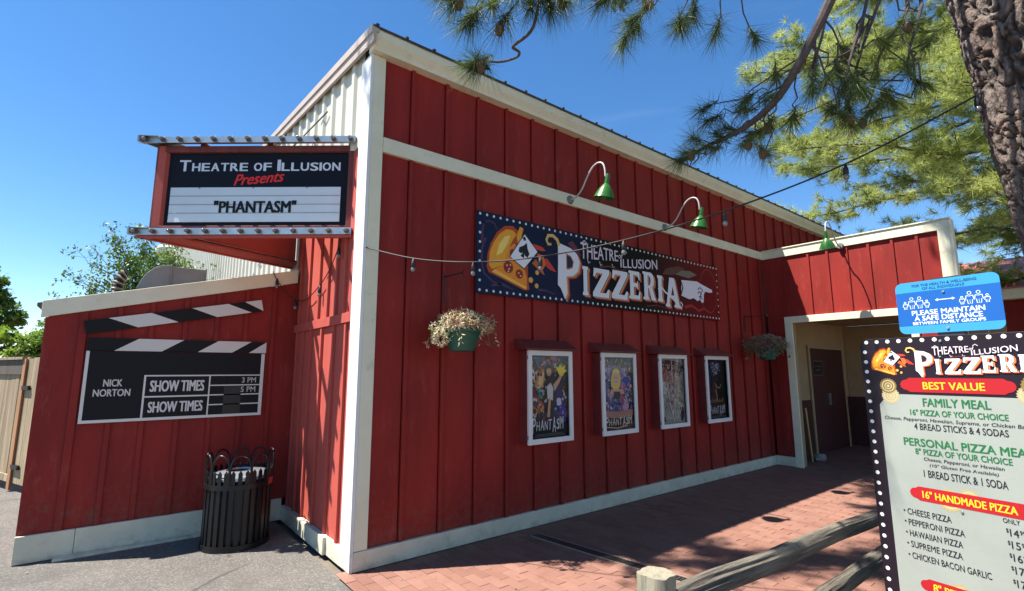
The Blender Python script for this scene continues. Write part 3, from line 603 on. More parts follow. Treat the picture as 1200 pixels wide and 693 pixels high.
# ------------------------------------------------------------------ clapperboard show times sign on the annex
CB = empty('clapperboard_sign', (-1.943, 2.004, 1.19), 0, 'black and white clapperboard sign giving show times on the annex wall', 'sign')
W_, H_ = 1.59, .69    # slate board
bx('slate', CB, 0, W_, -.018, 0, 0, H_, BLACKP); WH = '#d6d3ca'
a = Art(-.0185); a.rect(0, W_, 0, .028, WH).rect(0, .026, .028, H_, WH).rect(W_-.035, W_, .028, H_, WH); a.build('white_border', CB)
a = Art(-.0187); a.layer()
a.rect(.475, .492, .028, .455, WH); a.rect(1.05, 1.063, .028, .455, WH); a.rect(.492, 1.05, .455-.014, .455, WH).rect(1.063, W_-.035, .455-.012, .455, WH).rect(.492, 1.05, .228, .243, WH)
for z in (.335, .232, .128): a.rect(1.063, W_-.035, z, z+.012, WH)
a.build('grid_lines', CB)
a = Art(-.0187); a.layer(); a.rect(1.2, 1.37, .03, .33, '#2e2d2a'); a.build('worn_patch', CB)
a = Art(-.0187); a.k = 2
for t_, x0_, x1_, z0_, z1_, c_, b_ in (('NICK', .155, .305, .345, .415, '#c8c6bd', .03), ('NORTON', .085, .375, .25, .32, '#c8c6bd', .03), ('SHOW TIMES', .53, 1.01, .285, .40, '#cfcdc6', .035), ('SHOW TIMES', .53, 1.01, .075, .185, '#cfcdc6', .035), ('3 PM', 1.37, 1.515, .365, .425, '#b9b8b0', .02), ('5 PM', 1.365, 1.515, .262, .322, '#b9b8b0', .02)): a.text(t_, x0_, x1_, z0_, z1_, c_, b_).cut('text_line', CB)
def stick(name, x0, z0, x1, z1, h, sk, cuts, y=-.03):
    L_ = math.hypot(x1-x0, z1-z0); e = bpy.data.objects.new(name, None)
    g = MB().box(0, L_, -.014, 0, 0, h, BLACKP); o = g.build(name, CB, .002); o.location = (x0, y, z0); o.rotation_euler = (0, -math.atan2(z1-z0, x1-x0), 0)
    a = Art(-.0145)
    b = None
    for c0, c1 in cuts:
        pts = [(c0, 0), (c1, 0), (c1+sk, h), (c0+sk, h)]; pts = [(min(max(p, 0), L_), q_) for p, q_ in pts]; a.poly(pts, '#cfccc2'); a.cut('white_stripe', o)
    return o
stick('clap_bar', 0, .695, W_+.01, .70, .125, .19, ((.21, .60), (.92, 1.25), (1.42, 1.8)), -.004)
stick('clap_arm', -.02, .85, W_-.05, 1.19, .13, -.22, ((.41, .76), (1.12, 1.47), (1.64, 2.0)), -.012)

# ------------------------------------------------------------------ pizzeria logo shared by the wall banner and the menu board
PL = {'P': None}
def glyph(ch):
    # unit box outlines, heavy slab serif
    if ch == 'I': return [[(.1, 0), (.9, 0), (.9, .1), (.78, .12), (.78, .88), (.9, .9), (.9, 1), (.1, 1), (.1, .9), (.22, .88), (.22, .12), (.1, .1)]]
    if ch == 'Z': return [[(0, 0), (.95, 0), (1, .3), (.9, .3), (.78, .16), (.42, .16), (1, .86), (1, 1), (.08, 1), (.04, .7), (.14, .7), (.24, .84), (.6, .84), (0, .14)]]
    if ch == 'E': return [[(.0, 0), (.95, 0), (1, .3), (.9, .3), (.8, .14), (.42, .14), (.42, .44), (.7, .44), (.74, .36), (.8, .36), (.8, .66), (.74, .66), (.7, .58), (.42, .58), (.42, .86), (.78, .86), (.88, .7), (.97, .7), (.95, 1), (0, 1), (0, .92), (.1, .9), (.1, .1), (0, .08)]]
    if ch == 'R': return [[(0, 0), (.5, 0), (.5, .08), (.42, .1), (.42, .42), (.5, .42), (.68, .0), (1.05, 0), (1.05, .08), (.98, .1), (.78, .47), (.92, .56), (.96, .74), (.88, .92), (.7, 1), (.42, 1), (.42, .88), (.55, .88), (.64, .8), (.66, .7), (.6, .56), (.5, .52), (.42, .52), (.42, 1), (0, 1), (0, .92), (.1, .9), (.1, .1), (0, .08)]]
    if ch == 'A': return [[(-.05, 0), (.3, 0), (.3, .08), (.24, .1), (.29, .3), (.62, .3), (.67, .1), (.6, .08), (.6, 0), (1.08, 0), (1.08, .08), (1, .1), (.66, 1), (.3, 1), (.02, .1), (-.05, .08)]]
def pizza_logo(a, par, hand=True):
    # slice
    a.poly([(.13, .30), (.14, .44), (.18, .56), (.27, .71), (.38, .80), (.50, .82), (.58, .77), (.62, .83), (.66, .80), (.62, .70), (.60, .60), (.72, .50), (.72, .26), (.74, .10), (.66, .09), (.40, .17), (.16, .24)], '#b5461a').layer()
    a.poly([(.16, .33), (.17, .46), (.22, .58), (.30, .69), (.40, .765), (.49, .77), (.55, .73), (.50, .66), (.44, .56), (.38, .42), (.33, .34), (.20, .28)], '#e8a028')
    a.poly([(.33, .34), (.38, .42), (.44, .56), (.52, .62), (.62, .50), (.70, .24), (.70, .12), (.45, .21), (.24, .285)], '#e58a22').layer()
    a.poly([(.26, .44), (.30, .58), (.38, .68), (.46, .70), (.42, .60), (.34, .48)], '#f2d36a'); a.poly([(.20, .25), (.69, .10), (.70, .13), (.24, .285)], '#f0b848')
    a.disc(.43, .33, .07, '#8c2a1e', 12); a.disc(.59, .27, .055, '#8c2a1e', 12); a.disc(.50, .50, .05, '#8c2a1e', 12)
    a.poly([(.57, .76), (.60, .83), (.65, .82), (.62, .70), (.57, .62), (.55, .70)], '#e8a028').layer()
    for x, z in ((.41, .35), (.44, .31), (.46, .36), (.43, .28), (.58, .28), (.61, .25)): a.disc(x, z, .012, '#e8b48a', 6)
    a.layer()
    a.cut('pizza_slice', par)
    # peppers and olives flying
    a.poly([(.80, .66), (.95, .64), (1.0, .60), (.92, .59), (.82, .60)], '#c8402c'); a.poly([(.94, .50), (1.02, .51), (1.12, .42), (1.17, .36), (1.06, .38), (.98, .43)], '#c8382c'); a.poly([(.86, .55), (.96, .54), (1.0, .44), (.95, .36), (.90, .42)], '#d0692a')
    a.poly([(.78, .42), (.93, .32), (.98, .30), (.94, .38), (.84, .48)], '#b85a2a')
    for x, z, r in ((.76, .22, .035), (.85, .16, .03), (.86, .32, .03)): a.disc(x, z, r, '#d9a650', 10)
    a.layer()
    a.cut('toppings', par)
    # ace of spades card
    a.poly([(.67, .765), (.88, .57), (.66, .33), (.44, .455)], '#1c1c28').layer().poly([(.67, .75), (.865, .57), (.66, .345), (.455, .455)], '#e4e6ea').layer()
    sp = [(0, .12), (-.035, .06), (-.085, .01), (-.075, -.045), (-.03, -.045), (-.012, -.02), (-.03, -.08), (.03, -.08), (.012, -.02), (.03, -.045), (.075, -.045), (.085, .01), (.035, .06)]
    for (cx, cz, s_) in ((.66, .545, 1.), (.665, .695, .32)):
        a.poly([(cx+(x*.9+z*.35)*s_, cz+(z*.9-x*.35)*s_) for x, z in sp], '#15151c')
    a.layer()
    a.cut('playing_card', par)
    # big letter P with curl
    Pp = [(1.20, .74), (1.30, .72), (1.42, .70), (1.53, .64), (1.58, .54), (1.55, .42), (1.46, .35), (1.34, .33), (1.35, .12), (1.31, .04), (1.24, .17), (1.19, .21), (1.20, .5)]
    hole = [(1.34, .62), (1.42, .60), (1.47, .53), (1.45, .45), (1.38, .42), (1.34, .42)]
    for k, (dx, dz, c) in enumerate(((.05, -.03, '#a83240'), (.025, -.015, '#c79a4a'), (0, 0, '#dfe1e4'))):
        a.poly([(x+dx, z+dz) for x, z in Pp], c); a.layer()
    a.stroke([(1.22, .70), (1.19, .77), (1.12, .81), (1.04, .80), (1.01, .74), (1.04, .69), (1.09, .70)], .05, '#d8b46a', .4); a.layer(); a.poly(hole, '#b06a3a'); a.layer(); a.poly([(x*.8+1.40*.2, z*.8+.52*.2) for x, z in hole], '#1a2038')
    a.cut('letter', par)
    # remaining letters
    for ch, x0, x1, z0, z1 in (('I', 1.61, 1.74, .125, .50), ('Z', 1.81, 2.14, .125, .505), ('Z', 2.18, 2.52, .135, .525), ('E', 2.545, 2.80, .165, .56), ('R', 2.86, 3.14, .18, .585), ('I', 3.19, 3.35, .18, .57), ('A', 3.41, 3.75, .12, .57)):
        for k, (dx, dz, c) in enumerate(((.045, -.028, '#b03040'), (.028, -.014, '#d9a040'), (.012, -.004, '#1a1418'), (0, 0, '#dfe1e4'))):
            for pl_ in glyph(ch): a.poly([(x0+x*(x1-x0)+dx, z0+z*(z1-z0)+dz) for x, z in pl_], c, a.k+k*.6)
        a.cut('letter', par)
    a.k += 3
    a.stroke([(3.22, .36), (3.30, .40), (3.40, .33), (3.55, .27), (3.70, .17), (3.80, .12), (3.83, .18), (3.78, .22)], .03, '#dfe1e4', .2)
    a.poly([(3.54, .30), (3.62, .30), (3.59, .44)], '#5a1420'); a.layer()
    a.cut('letter_flourish', par)
    # ornate upper line
    a.text('THEATRE', 1.60, 2.33, .60, .80, '#d9ccd4', .012, warp=lambda s, t: (1.60+.73*s, .595+.06*s+(.215-.07*s)*t)); a.text('of', 2.34, 2.44, .70, .78, '#d9ccd4', .02, .2); a.text('ILLUSION', 2.40, 3.22, .58, .78, '#d9ccd4', .012, warp=lambda s, t: (2.38+.84*s, .575+.075*s+(.12+.03*s)*t))
    for x in (1.62, 2.42): a.stroke([(x, .80), (x+.05, .84), (x+.1, .80)], .015, '#d9ccd4')
    for x in (1.72, 1.95, 2.2): a.stroke([(x, .60), (x+.02, .55), (x+.05, .57)], .012, '#d9ccd4')
    a.stroke([(1.95, .53), (2.15, .56), (2.35, .53), (2.5, .56)], .025, '#6a2a20', .5)
    a.cut('subtitle_lettering', par)
    if hand:
        a.layer(); a.poly([(3.83, .565), (4.27, .59), (4.38, .56), (4.58, .52), (4.70, .495), (4.71, .455), (4.62, .44), (4.50, .45), (4.45, .40), (4.43, .27), (4.38, .25), (4.33, .30), (4.25, .27), (4.15, .31), (4.02, .28), (3.80, .32)], '#dddbe2').layer()
        for pts in ([(4.28, .46), (4.34, .50), (4.42, .46)], [(4.27, .40), (4.33, .43), (4.38, .38)], [(4.30, .34), (4.36, .36), (4.40, .31)], [(4.42, .46), (4.36, .40), (4.33, .30)]): a.stroke(pts, .018, '#2a1a22')
        a.stroke([(3.80, .58), (3.86, .45), (3.78, .30)], .03, '#1a1218'); a.cut('pointing_hand', par)

BN = empty('pizzeria_banner', (1.218, -.032, 2.505), 0, 'long dark pizzeria wall banner with pizza slice, ace card and pointing hand', 'banner')
BW_, BH_ = 4.94, .915
bmat = bpy.data.materials.new('banner_backdrop'); bmat.use_nodes = True; n = bmat.node_tree; b = n.nodes['Principled BSDF']; b.inputs['Roughness'].default_value = .55; b.inputs['Specular IOR Level'].default_value = .15
t = n.nodes.new('ShaderNodeTexCoord'); s_ = n.nodes.new('ShaderNodeSeparateXYZ'); n.links.new(t.outputs['Object'], s_.inputs[0]); mr = n.nodes.new('ShaderNodeMath'); mr.operation = 'DIVIDE'; mr.inputs[1].default_value = BW_
n.links.new(s_.outputs[0], mr.inputs[0]); r = n.nodes.new('ShaderNodeValToRGB'); e = r.color_ramp.elements; e[0].position = 0; e[0].color = (.010, .02, .055, 1); e[1].position = .95; e[1].color = (.15, .006, .008, 1)
for p_, c_ in ((.3, (.009, .014, .04, 1)), (.42, (.003, .003, .004, 1)), (.62, (.003, .003, .003, 1)), (.8, (.09, .006, .008, 1))): k = e.new(p_); k.color = c_
n.links.new(mr.outputs[0], r.inputs[0]); n.links.new(r.outputs[0], b.inputs['Base Color'])
bx('panel', BN, 0, BW_, -.02, 0, 0, BH_, bmat)
a = Art(-.0206)
a.stroke([(.08, .78), (.16, .82), (.24, .80), (.27, .74)], .02, '#4a3050'); a.stroke([(.07, .55), (.07, .70), (.10, .80)], .04, '#4a3050', .5)
a.stroke([(.12, .62), (.07, .50), (.06, .35), (.10, .22), (.22, .14), (.42, .10), (.50, .08)], .03, '#4a3050', .6); a.stroke([(.20, .10), (.36, .13), (.46, .10)], .03, '#4a3050', .6)
a.stroke([(.88, .12), (1.0, .12), (1.15, .09)], .025, '#4a3050', .6); a.poly([(1.38, .76), (1.46, .80), (1.54, .74), (1.62, .62), (1.56, .64), (1.46, .70)], '#6a2c40')
a.stroke([(2.95, .09), (3.2, .12), (3.5, .08), (3.7, .08)], .02, '#5a1a20', .6)
for k in range(1): a.ring(4.62, .47, .26, .018, '#8c1c22', 22, .37)
a.stroke([(3.9, .15), (4.1, .19), (4.3, .12), (4.45, .17), (4.6, .12)], .05, '#9a1c24', .5)
a.poly([(3.36, .60), (3.45, .70), (3.60, .74), (3.80, .78), (3.95, .76), (3.85, .66), (3.6, .62)], '#54302c'); a.poly([(3.70, .64), (3.86, .72), (4.1, .74), (4.3, .70), (4.05, .62)], '#6c6a5c'); a.layer()
tag(a.build('ornaments', BN), kind='stuff')
a = Art(-.0212); a.layer(); pizza_logo(a, BN, True)
a = Art(-.0208)
nb = 53
for i in range(nb):
    x = .04+i*(BW_-.08)/(nb-1); a.disc(x, BH_-.035, .016, '#d8dcd6', 8); a.disc(x, .035, .016, '#d8dcd6', 8)
for i in range(1, 8): a.disc(.04, .035+i*(BH_-.07)/8, .016, '#d8dcd6', 8); a.disc(BW_-.04, .035+i*(BH_-.07)/8, .014, '#d8dcd6', 8)
tag(a.build('bulb_dot_border', BN), kind='stuff')

# ------------------------------------------------------------------ poster cases
REDC = mat('dark_red_case', (.17, .022, .02), .6, var=.25, vscale=8)
def case_base(loc):
    t = empty('poster_case', loc, 0, 'x', 'poster case', 'poster cases on the red wall')
    w, h, d = .685, 1.02, .14
    g = MB(); g.box(-.005, .018, -d, 0, 0, h, REDC); g.box(w-.018, w+.005, -d, 0, 0, h, REDC); g.box(.018, w-.018, -d, 0, 0, .02, REDC); g.box(.018, w-.018, -d, 0, h-.02, h, REDC); g.box(.018, w-.018, -.03, 0, .02, h-.02, REDC); g.build('box', t, .003)
    g = MB(); g.prism([(-.06, .0, h+.135), (-.06, -.21, h+.02), (-.06, -.21, h+.005), (-.06, .0, h+.005)], (w+.12, 0, 0), REDC); g.build('canopy', t, .003)
    f = MB(); fwd = .055; y0, y1 = -d-.024, -d-.001
    f.box(0, w, y0, y1, 0, fwd, WHITET); f.box(0, w, y0, y1, h-fwd, h, WHITET); f.box(0, fwd, y0, y1, fwd, h-fwd, WHITET); f.box(w-fwd, w, y0, y1, fwd, h-fwd, WHITET); fo = f.build('frame', t)
    MB().box(-.008, 0, y0+.004, y1, .06, .1, GREYBOX).box(-.008, 0, y0+.004, y1, h-.1, h-.06, GREYBOX).build('hinge', fo); MB().box(w, w+.008, y0+.003, y1, .5, .53, GREYBOX).build('latch', fo)
    MB().add([(fwd, -d-.010, fwd), (w-fwd, -d-.010, fwd), (w-fwd, -d-.010, h-fwd), (fwd, -d-.010, h-fwd)], [(0, 1, 2, 3)], GLASS).build('glass', t)
    return t
PW, PH = .685, 1.02
def blob(a, cx, cz, rx, rz, c, rot=0, jag=.18, n=12):
    a.poly([(cx+(rx*math.cos(t)*math.cos(rot)-rz*math.sin(t)*math.sin(rot))*k, cz+(rx*math.cos(t)*math.sin(rot)+rz*math.sin(t)*math.cos(rot))*k) for t, k in [(2*math.pi*i/n, 1+random.uniform(-jag, jag)) for i in range(n)]], c)
def dabs(a, pal, n_, x0=.07, x1=PW-.07, z0=.26, z1=.94, s_=.014):
    a.layer()
    for i in range(n_): 
        a.k += .03; a.lastc = None
        blob(a, random.uniform(x0, x1), random.uniform(z0, z1), s_*random.uniform(.4, 1.3), s_*random.uniform(.4, 2.2), random.choice(pal), random.uniform(-.8, .8), .35, 6)
    a.layer()
def credits(a):
    for k in range(3): a.rect(.10+.02*k, PW-.10-.03*k, .072+.012*k, .075+.012*k, '#8c8a86')
def spike_title(a, x0, x1, z0, z1, c):
    if z0 > .12: credits(a)
    s = 'PHANTASM'; n_ = len(s)
    for i, ch in enumerate(s):
        u0 = x0+(x1-x0)*i/n_; u1 = x0+(x1-x0)*(i+.86)/n_; k = (1.25 if i in (0, 5, 7) else .9 if i % 2 else 1.05); a.text(ch, u0, u1, z0-(.25 if i in (0, 5) else 0)*(z1-z0), z0+(z1-z0)*k, c, .01, .1)
    a.poly([(x0+.8*(x1-x0), z0), (x0+.86*(x1-x0), z1*1.0+.05), (x0+.84*(x1-x0), z0)], c)
def base_art(colr):
    a = Art(-.118); a.rect(.03, PW-.03, .03, PH-.03, colr).layer(); return a
CA = (.055, PW-.055, .055, PH-.055)
def poster1():
    a = base_art('#10101c'); random.seed(11)
    for x, z, rx, rz, c in ((.2, .88, .16, .07, '#34588c'), (.4, .9, .12, .05, '#a05c78'), (.55, .85, .1, .12, '#1c3c58'), (.12, .84, .05, .1, '#101018'), (.10, .76, .03, .07, '#e4dcd0'), (.21, .70, .08, .15, '#d8803c'), (.22, .68, .04, .11, '#f0c890'), (.2, .55, .07, .06, '#48b0a0'), (.13, .5, .06, .10, '#7c1c14'), (.17, .40, .10, .09, '#b0502c'), (.12, .34, .06, .08, '#d8752c'), (.45, .35, .13, .15, '#30207c'), (.52, .5, .10, .16, '#241c5c'), (.55, .30, .07, .1, '#5030a0'), (.4, .24, .2, .06, '#28184c'), (.5, .44, .04, .05, '#d8d0e0'), (.59, .66, .04, .12, '#182c18'), (.13, .47, .03, .03, '#e8dcc8')): blob(a, x, z, rx, rz, c, random.uniform(-.4, .4))
    dabs(a, ('#14141c', '#5c2c20', '#d8a060', '#28486c', '#442c80', '#1c2c24', '#8c3c28', '#a8c0c0', '#1a1428'), 260)
    a.poly([(.30, .55), (.28, .70), (.33, .74), (.41, .73), (.45, .66), (.44, .5), (.42, .38), (.38, .25), (.28, .25), (.30, .4)], '#201c28'); a.poly([(.30, .62), (.36, .66), (.40, .60), (.39, .46), (.31, .48)], '#d4ccc8'); a.poly([(.42, .56), (.50, .66), (.54, .73), (.51, .74), (.45, .68), (.40, .64)], '#dca484')
    a.disc(.335, .785, .04, '#d49c7c', 12, .052); a.poly([(.29, .79), (.30, .85), (.36, .86), (.39, .81), (.37, .82), (.31, .82)], '#1c1414'); a.poly([(.33, .49), (.36, .48), (.34, .28), (.30, .28)], '#d8a080'); a.layer()
    a.poly([(.50, .74), (.55, .73), (.58, .77), (.62, .80), (.58, .81), (.60, .86), (.54, .83), (.52, .88), (.48, .83), (.44, .85), (.47, .79)], '#f0d030')
    a.poly([(.325, .76), (.35, .76), (.34, .75)], '#3a1c18'); a.layer()
    spike_title(a, .075, .56, .14, .25, '#e0dcd8'); return a
def poster2():
    a = base_art('#131420'); random.seed(12)
    for x, z, rx, rz, c in ((.35, .88, .3, .04, '#3c4434'), (.3, .8, .22, .06, '#7a6c9c'), (.12, .6, .05, .16, '#3c78c0'), (.16, .74, .06, .08, '#9c8cb8'), (.45, .72, .08, .12, '#8c78a8'), (.5, .75, .03, .09, '#d0c0d0'), (.53, .66, .1, .05, '#203c90'), (.35, .43, .26, .05, '#243878'), (.2, .36, .07, .1, '#6c5080'), (.3, .34, .05, .12, '#50789c'), (.42, .36, .05, .12, '#b04c78'), (.5, .34, .05, .13, '#c8a0b0'), (.45, .55, .07, .07, '#c05888'), (.2, .50, .08, .05, '#a898a0')): blob(a, x, z, rx, rz, c, random.uniform(-.3, .3), .22)
    dabs(a, ('#8c7cb0', '#d0c4d8', '#2c3c80', '#1c1c2c', '#b05c88', '#5c8cc0', '#50446c', '#c8a8a8'), 280)
    a.poly([(.20, .60), (.20, .70), (.24, .80), (.30, .83), (.37, .80), (.39, .70), (.38, .60), (.33, .55), (.27, .54)], '#e4c868'); a.layer(); a.disc(.295, .695, .05, '#e4b498', 12, .075); a.poly([(.2, .56), (.42, .56), (.46, .50), (.16, .50)], '#d8a48c'); a.poly([(.24, .53), (.38, .53), (.35, .44), (.27, .44)], '#181828'); a.layer()
    a.rect(.27, .285, .70, .712, '#20141c').rect(.305, .32, .70, .712, '#20141c').rect(.285, .31, .655, .662, '#a83c44')
    a.poly([(.06, .30), (.3, .28), (.61, .30), (.61, .22), (.4, .20), (.2, .2), (.06, .23)], '#b88474'); a.layer(); spike_title(a, .075, .6, .115, .20, '#dcd8c8'); a.stroke([(.08, .10), (.3, .075), (.5, .10)], .012, '#b8b098'); return a
def poster3():
    a = base_art('#9a968c'); random.seed(13)  # glare of the case glass painted into the grey print colours
    for x, z, rx, rz, c in ((.35, .85, .3, .1, '#241a1c'), (.2, .74, .1, .09, '#9c6c60'), (.38, .72, .1, .12, '#a88478'), (.12, .80, .07, .07, '#7c3c3c'), (.5, .8, .1, .08, '#5c3438'), (.52, .5, .09, .2, '#8c887c'), (.17, .55, .09, .09, '#cfccc4'), (.32, .5, .1, .1, '#b4b0a8'), (.25, .3, .18, .17, '#b8b6ac'), (.24, .27, .11, .14, '#8f938c'), (.1, .12, .07, .05, '#3c1c20'), (.56, .18, .06, .11, '#301c34')): blob(a, x, z, rx, rz, c, random.uniform(-.3, .3))
    dabs(a, ('#8a8478', '#b8b4aa', '#6c5c54', '#a09a90', '#7c6c64', '#c4c0b8'), 240)
    for i in range(5): a.stroke([(.12+.08*i, .56-.05*i), (.22+.08*i, .50-.05*i), (.25+.07*i, .42-.05*i)], .018, '#d8d4cc', .5)
    a.stroke([(.33, .95), (.34, .62)], .012, '#dcdad0', .3); a.stroke([(.25, .35), (.34, .12), (.36, .07)], .02, '#d8d6cc', .5); a.layer(); spike_title(a, .08, .52, .12, .22, '#c8c6bc'); return a
def poster4():
    a = base_art('#06060a'); random.seed(14)
    for x, z, rx, rz, c in ((.16, .66, .06, .2, '#1c3c70'), (.14, .42, .07, .14, '#5c3c2c'), (.2, .33, .12, .1, '#30284c'), (.3, .84, .13, .08, '#5a5068'), (.34, .80, .07, .05, '#8c7c94'), (.15, .78, .05, .07, '#2c2848'), (.4, .87, .08, .05, '#746a80')): blob(a, x, z, rx, rz, c, random.uniform(-.3, .3), .3)
    dabs(a, ('#0a0a12', '#1c2448', '#3c3450', '#14101c', '#54402c', '#0c0c14'), 200, .07, .4)
    for i in range(40): 
        t = random.uniform(0, 6.28); q = random.uniform(.02, .13); blob(a, .33+q*math.cos(t), .83+q*.8*math.sin(t), .012, .012, random.choice(('#b8a8c0', '#8c88b0', '#d8d0d0', '#6c6088')), 0, .3, 6)
    a.stroke([(.26, .74), (.27, .62), (.33, .54), (.42, .52), (.46, .58)], .03, '#a88060', .3); a.poly([(.2, .7), (.27, .72), (.3, .55), (.34, .35), (.2, .36), (.17, .5)], '#3a2430'); a.stroke([(.30, .50), (.33, .40), (.31, .33)], .02, '#c8a868', .5)
    for i in range(8): a.stroke([(.12+.05*i, .30), (.14+.05*i, .36+.02*math.sin(i*2)), (.16+.05*i, .31)], .014, '#c08040', .4)
    a.layer(); spike_title(a, .09, .55, .13, .24, '#c8c4c4'); return a
cases = [(1.842, 'first poster case from the corner, its poster showing a man with a yellow torch'), (3.045, 'second poster case, its poster showing a blonde woman over purple and blue'), (4.243, 'third poster case, poster of two heads greyed by painted glass glare'), (5.44, 'fourth poster case beside the far hanging basket, dark poster with a dancer')]
c0 = None
for (x, lab), fn in zip(cases, (poster1, poster2, poster3, poster4)):
    if c0 is None: c0 = case_base((x, 0, .888)); t = c0; base_children = list(c0.children)
    else:
        t = c0.copy(); C.objects.link(t)
        for ch in base_children: copy_tree(ch, t)
        t.location = (x, 0, .888)
    t['label'] = lab
    fn().build('poster', t)
random.seed(21)

# ------------------------------------------------------------------ gooseneck lamps
def gooseneck(loc, rz, label):
    t = empty('gooseneck_lamp', loc, rz, label, 'wall lamp', 'green gooseneck lamps')
    MB().tube([(0, 0, 0), (0, -.02, 0), (0, -.035, 0)], [.055, .055, .045], GREYBOX, 16).build('wall_plate', t)
    pts = [(0, -.03, 0), (0, -.12, .01), (0, -.22, .08), (0, -.32, .22), (0, -.41, .31), (0, -.50, .335), (0, -.57, .30), (0, -.60, .22), (0, -.605, .13)]
    P_ = []
    for i in range(len(pts)-1):
        p0, p1, p2, p3 = [Vector(pts[max(0, min(len(pts)-1, k))]) for k in (i-1, i, i+1, i+2)]
        for s in range(5):
            u = s/5; P_.append(.5*((2*p1)+(-p0+p2)*u+(2*p0-5*p1+4*p2-p3)*u*u+(-p0+3*p1-3*p2+p3)*u**3))
    P_.append(Vector(pts[-1])); MB().tube(P_, .0105, WHITEPIPE, 10).build('arm', t)
    sh = MB().lathe([(.0, .16), (.022, .155), (.028, .13), (.030, .05), (.05, .03), (.085, -.01), (.115, -.065), (.132, -.10), (.135, -.105), (.128, -.10), (.108, -.06), (.04, .02), (.0, .03)], GREENP, 28).build('shade', t)
    sh.location = (0, -.605, -.02); sh.rotation_euler = (R(13), R(2), 0); sh.scale = (.93, .93, 1.12)
    bl = MB().lathe([(.0, -.08), (.02, -.075), (.03, -.05), (.02, -.01), (.014, .03)], mat('lamp_glass_white', (.7, .7, .66), .2), 12).build('bulb', sh)
    return t
g0 = gooseneck((2.66, -.035, 3.845), 0, 'left green gooseneck lamp on the cream band above the pizzeria banner')
g1 = copy_tree(g0); g1.location = (4.70, -.035, 3.853); g1['label'] = 'middle green gooseneck lamp on the cream band near the string of bulbs'
g2 = copy_tree(g0); g2.location = (PX-.036, -1.37, 3.79); g2.rotation_euler = (0, 0, R(-90)); g2['label'] = 'green gooseneck lamp on the covered passage front in full sun'

# ------------------------------------------------------------------ hanging baskets
def leaf_cloud(n_, cx, cy, cz, rx, ry, rz, size, mats, droop=0., seed=1, star=True):
    rg = np.random.default_rng(seed); g = MB()
    for i in range(n_):
        th = rg.uniform(0, 2*math.pi); ph = math.acos(rg.uniform(-1, 1)); rr = rg.uniform(.45, 1.)**.5
        lump = 1+.22*math.sin(3*th+seed)+.12*math.sin(7*th)
        c = Vector((cx+rx*rr*lump*math.sin(ph)*math.cos(th), cy+ry*rr*lump*math.sin(ph)*math.sin(th), cz+rz*rr*math.cos(ph)))
        d = Vector((rg.normal(), rg.normal(), rg.normal()+.3)).normalized(); s = size*rg.uniform(.6, 1.3)
        u = d.orthogonal().normalized(); u.rotate(Matrix.Rotation(rg.uniform(0, 6), 3, d)); v = d.cross(u)
        mt = mats[0] if rg.uniform() < .72 else mats[1]
        if star:
            for k in range(4):
                a0 = k*math.pi/2; e1 = u*math.cos(a0)+v*math.sin(a0); e2 = u*math.cos(a0+1.2)+v*math.sin(a0+1.2)
                g.add([c, c+e1*s*.5+e2*s*.12, c+e1*s+d*s*.2, c+e1*s*.5-e2*s*.2], [(0, 1, 2, 3)], mt)
        else: g.add([c, c+u*s*.5+v*s*.3, c+u*s, c+u*s*.5-v*s*.3], [(0, 1, 2, 3)], mt)
    return g
def basket(x, y, zt, label, seed, mats, glabel):
    t = empty('hanging_basket', (x, y, zt), 0, label, 'hanging basket', 'hanging flower baskets')
    g = MB(); g.lathe([(.0, -.755), (.10, -.755), (.115, -.75), (.155, -.63), (.178, -.58), (.188, -.575), (.188, -.56), (.17, -.56), (.10, -.70), (0, -.70)], POT, 28); g.build('pot', t)
    g = MB()
    for k in range(3): a_ = k*2.09+.4; g.tube([(.18*math.cos(a_), .18*math.sin(a_), -.565), (0, 0, -.02)], .0022, WIRE, 5)
    g.tube([(0, 0, -.03), (0, 0, .0)], .003, WIRE, 5); g.build('hanger_wire', t)
    k_ = 1.0 if x < 3 else 1.35; g = leaf_cloud(470, 0, 0, -.49, .27*k_, .25*k_, .125*k_, .043, mats, seed=seed); gl = leaf_cloud(170, 0, 0, -.50, .28*k_, .26*k_, .13*k_, .045, (LEAFC, LEAFC), seed=seed+50, star=False); g.add(gl.v, gl.f, LEAFC); tr = leaf_cloud(90, -.25, -.03, -.62, .09, .08, .11, .03, mats, seed=seed+5); pass
    g.add(tr.v, tr.f, mats[0])
    for s_ in range(7):
        a_ = s_*.9+.5; tp = [Vector((.22*math.cos(a_), .2*math.sin(a_), -.53)), Vector((.31*math.cos(a_), .29*math.sin(a_), -.56)), Vector((.35*math.cos(a_), .33*math.sin(a_), -.66-.03*(s_ % 3)))]; g.tube(spline(tp, 3), .003, LEAFC, 4)
        sp = leaf_cloud(9, tp[2].x, tp[2].y, tp[2].z+.04, .03, .03, .07, .036, (LEAFC, mats[0]), seed=seed+70+s_, star=False); g.add(sp.v, sp.f, LEAFC if s_ % 2 else mats[0])
    for s_ in range(9):
        a_ = random.uniform(0, 6.28); sp = leaf_cloud(12, .31*math.cos(a_), .29*math.sin(a_), -.50+random.uniform(-.08, .06), .06, .06, .05, .028, mats, seed=seed+20+s_); g.add(sp.v, sp.f, mats[s_ % 2])
    tag(g.build('flowers', t), kind='stuff'); return t
FD = foliage_mat('shaded_flower_leaves', (.14, .15, .08), (.34, .30, .22), .3, sc_=26); FD2 = foliage_mat('shaded_pink_leaves', (.22, .12, .12), (.38, .24, .24), .3, sc_=26)  # darker copies of the flower colours, shade put into the far basket
basket(.84, -.37, 2.62, 'sunlit hanging basket of pale pinkish flowers in a green pot near the corner', 3, (FLOW, FLOWP), '')
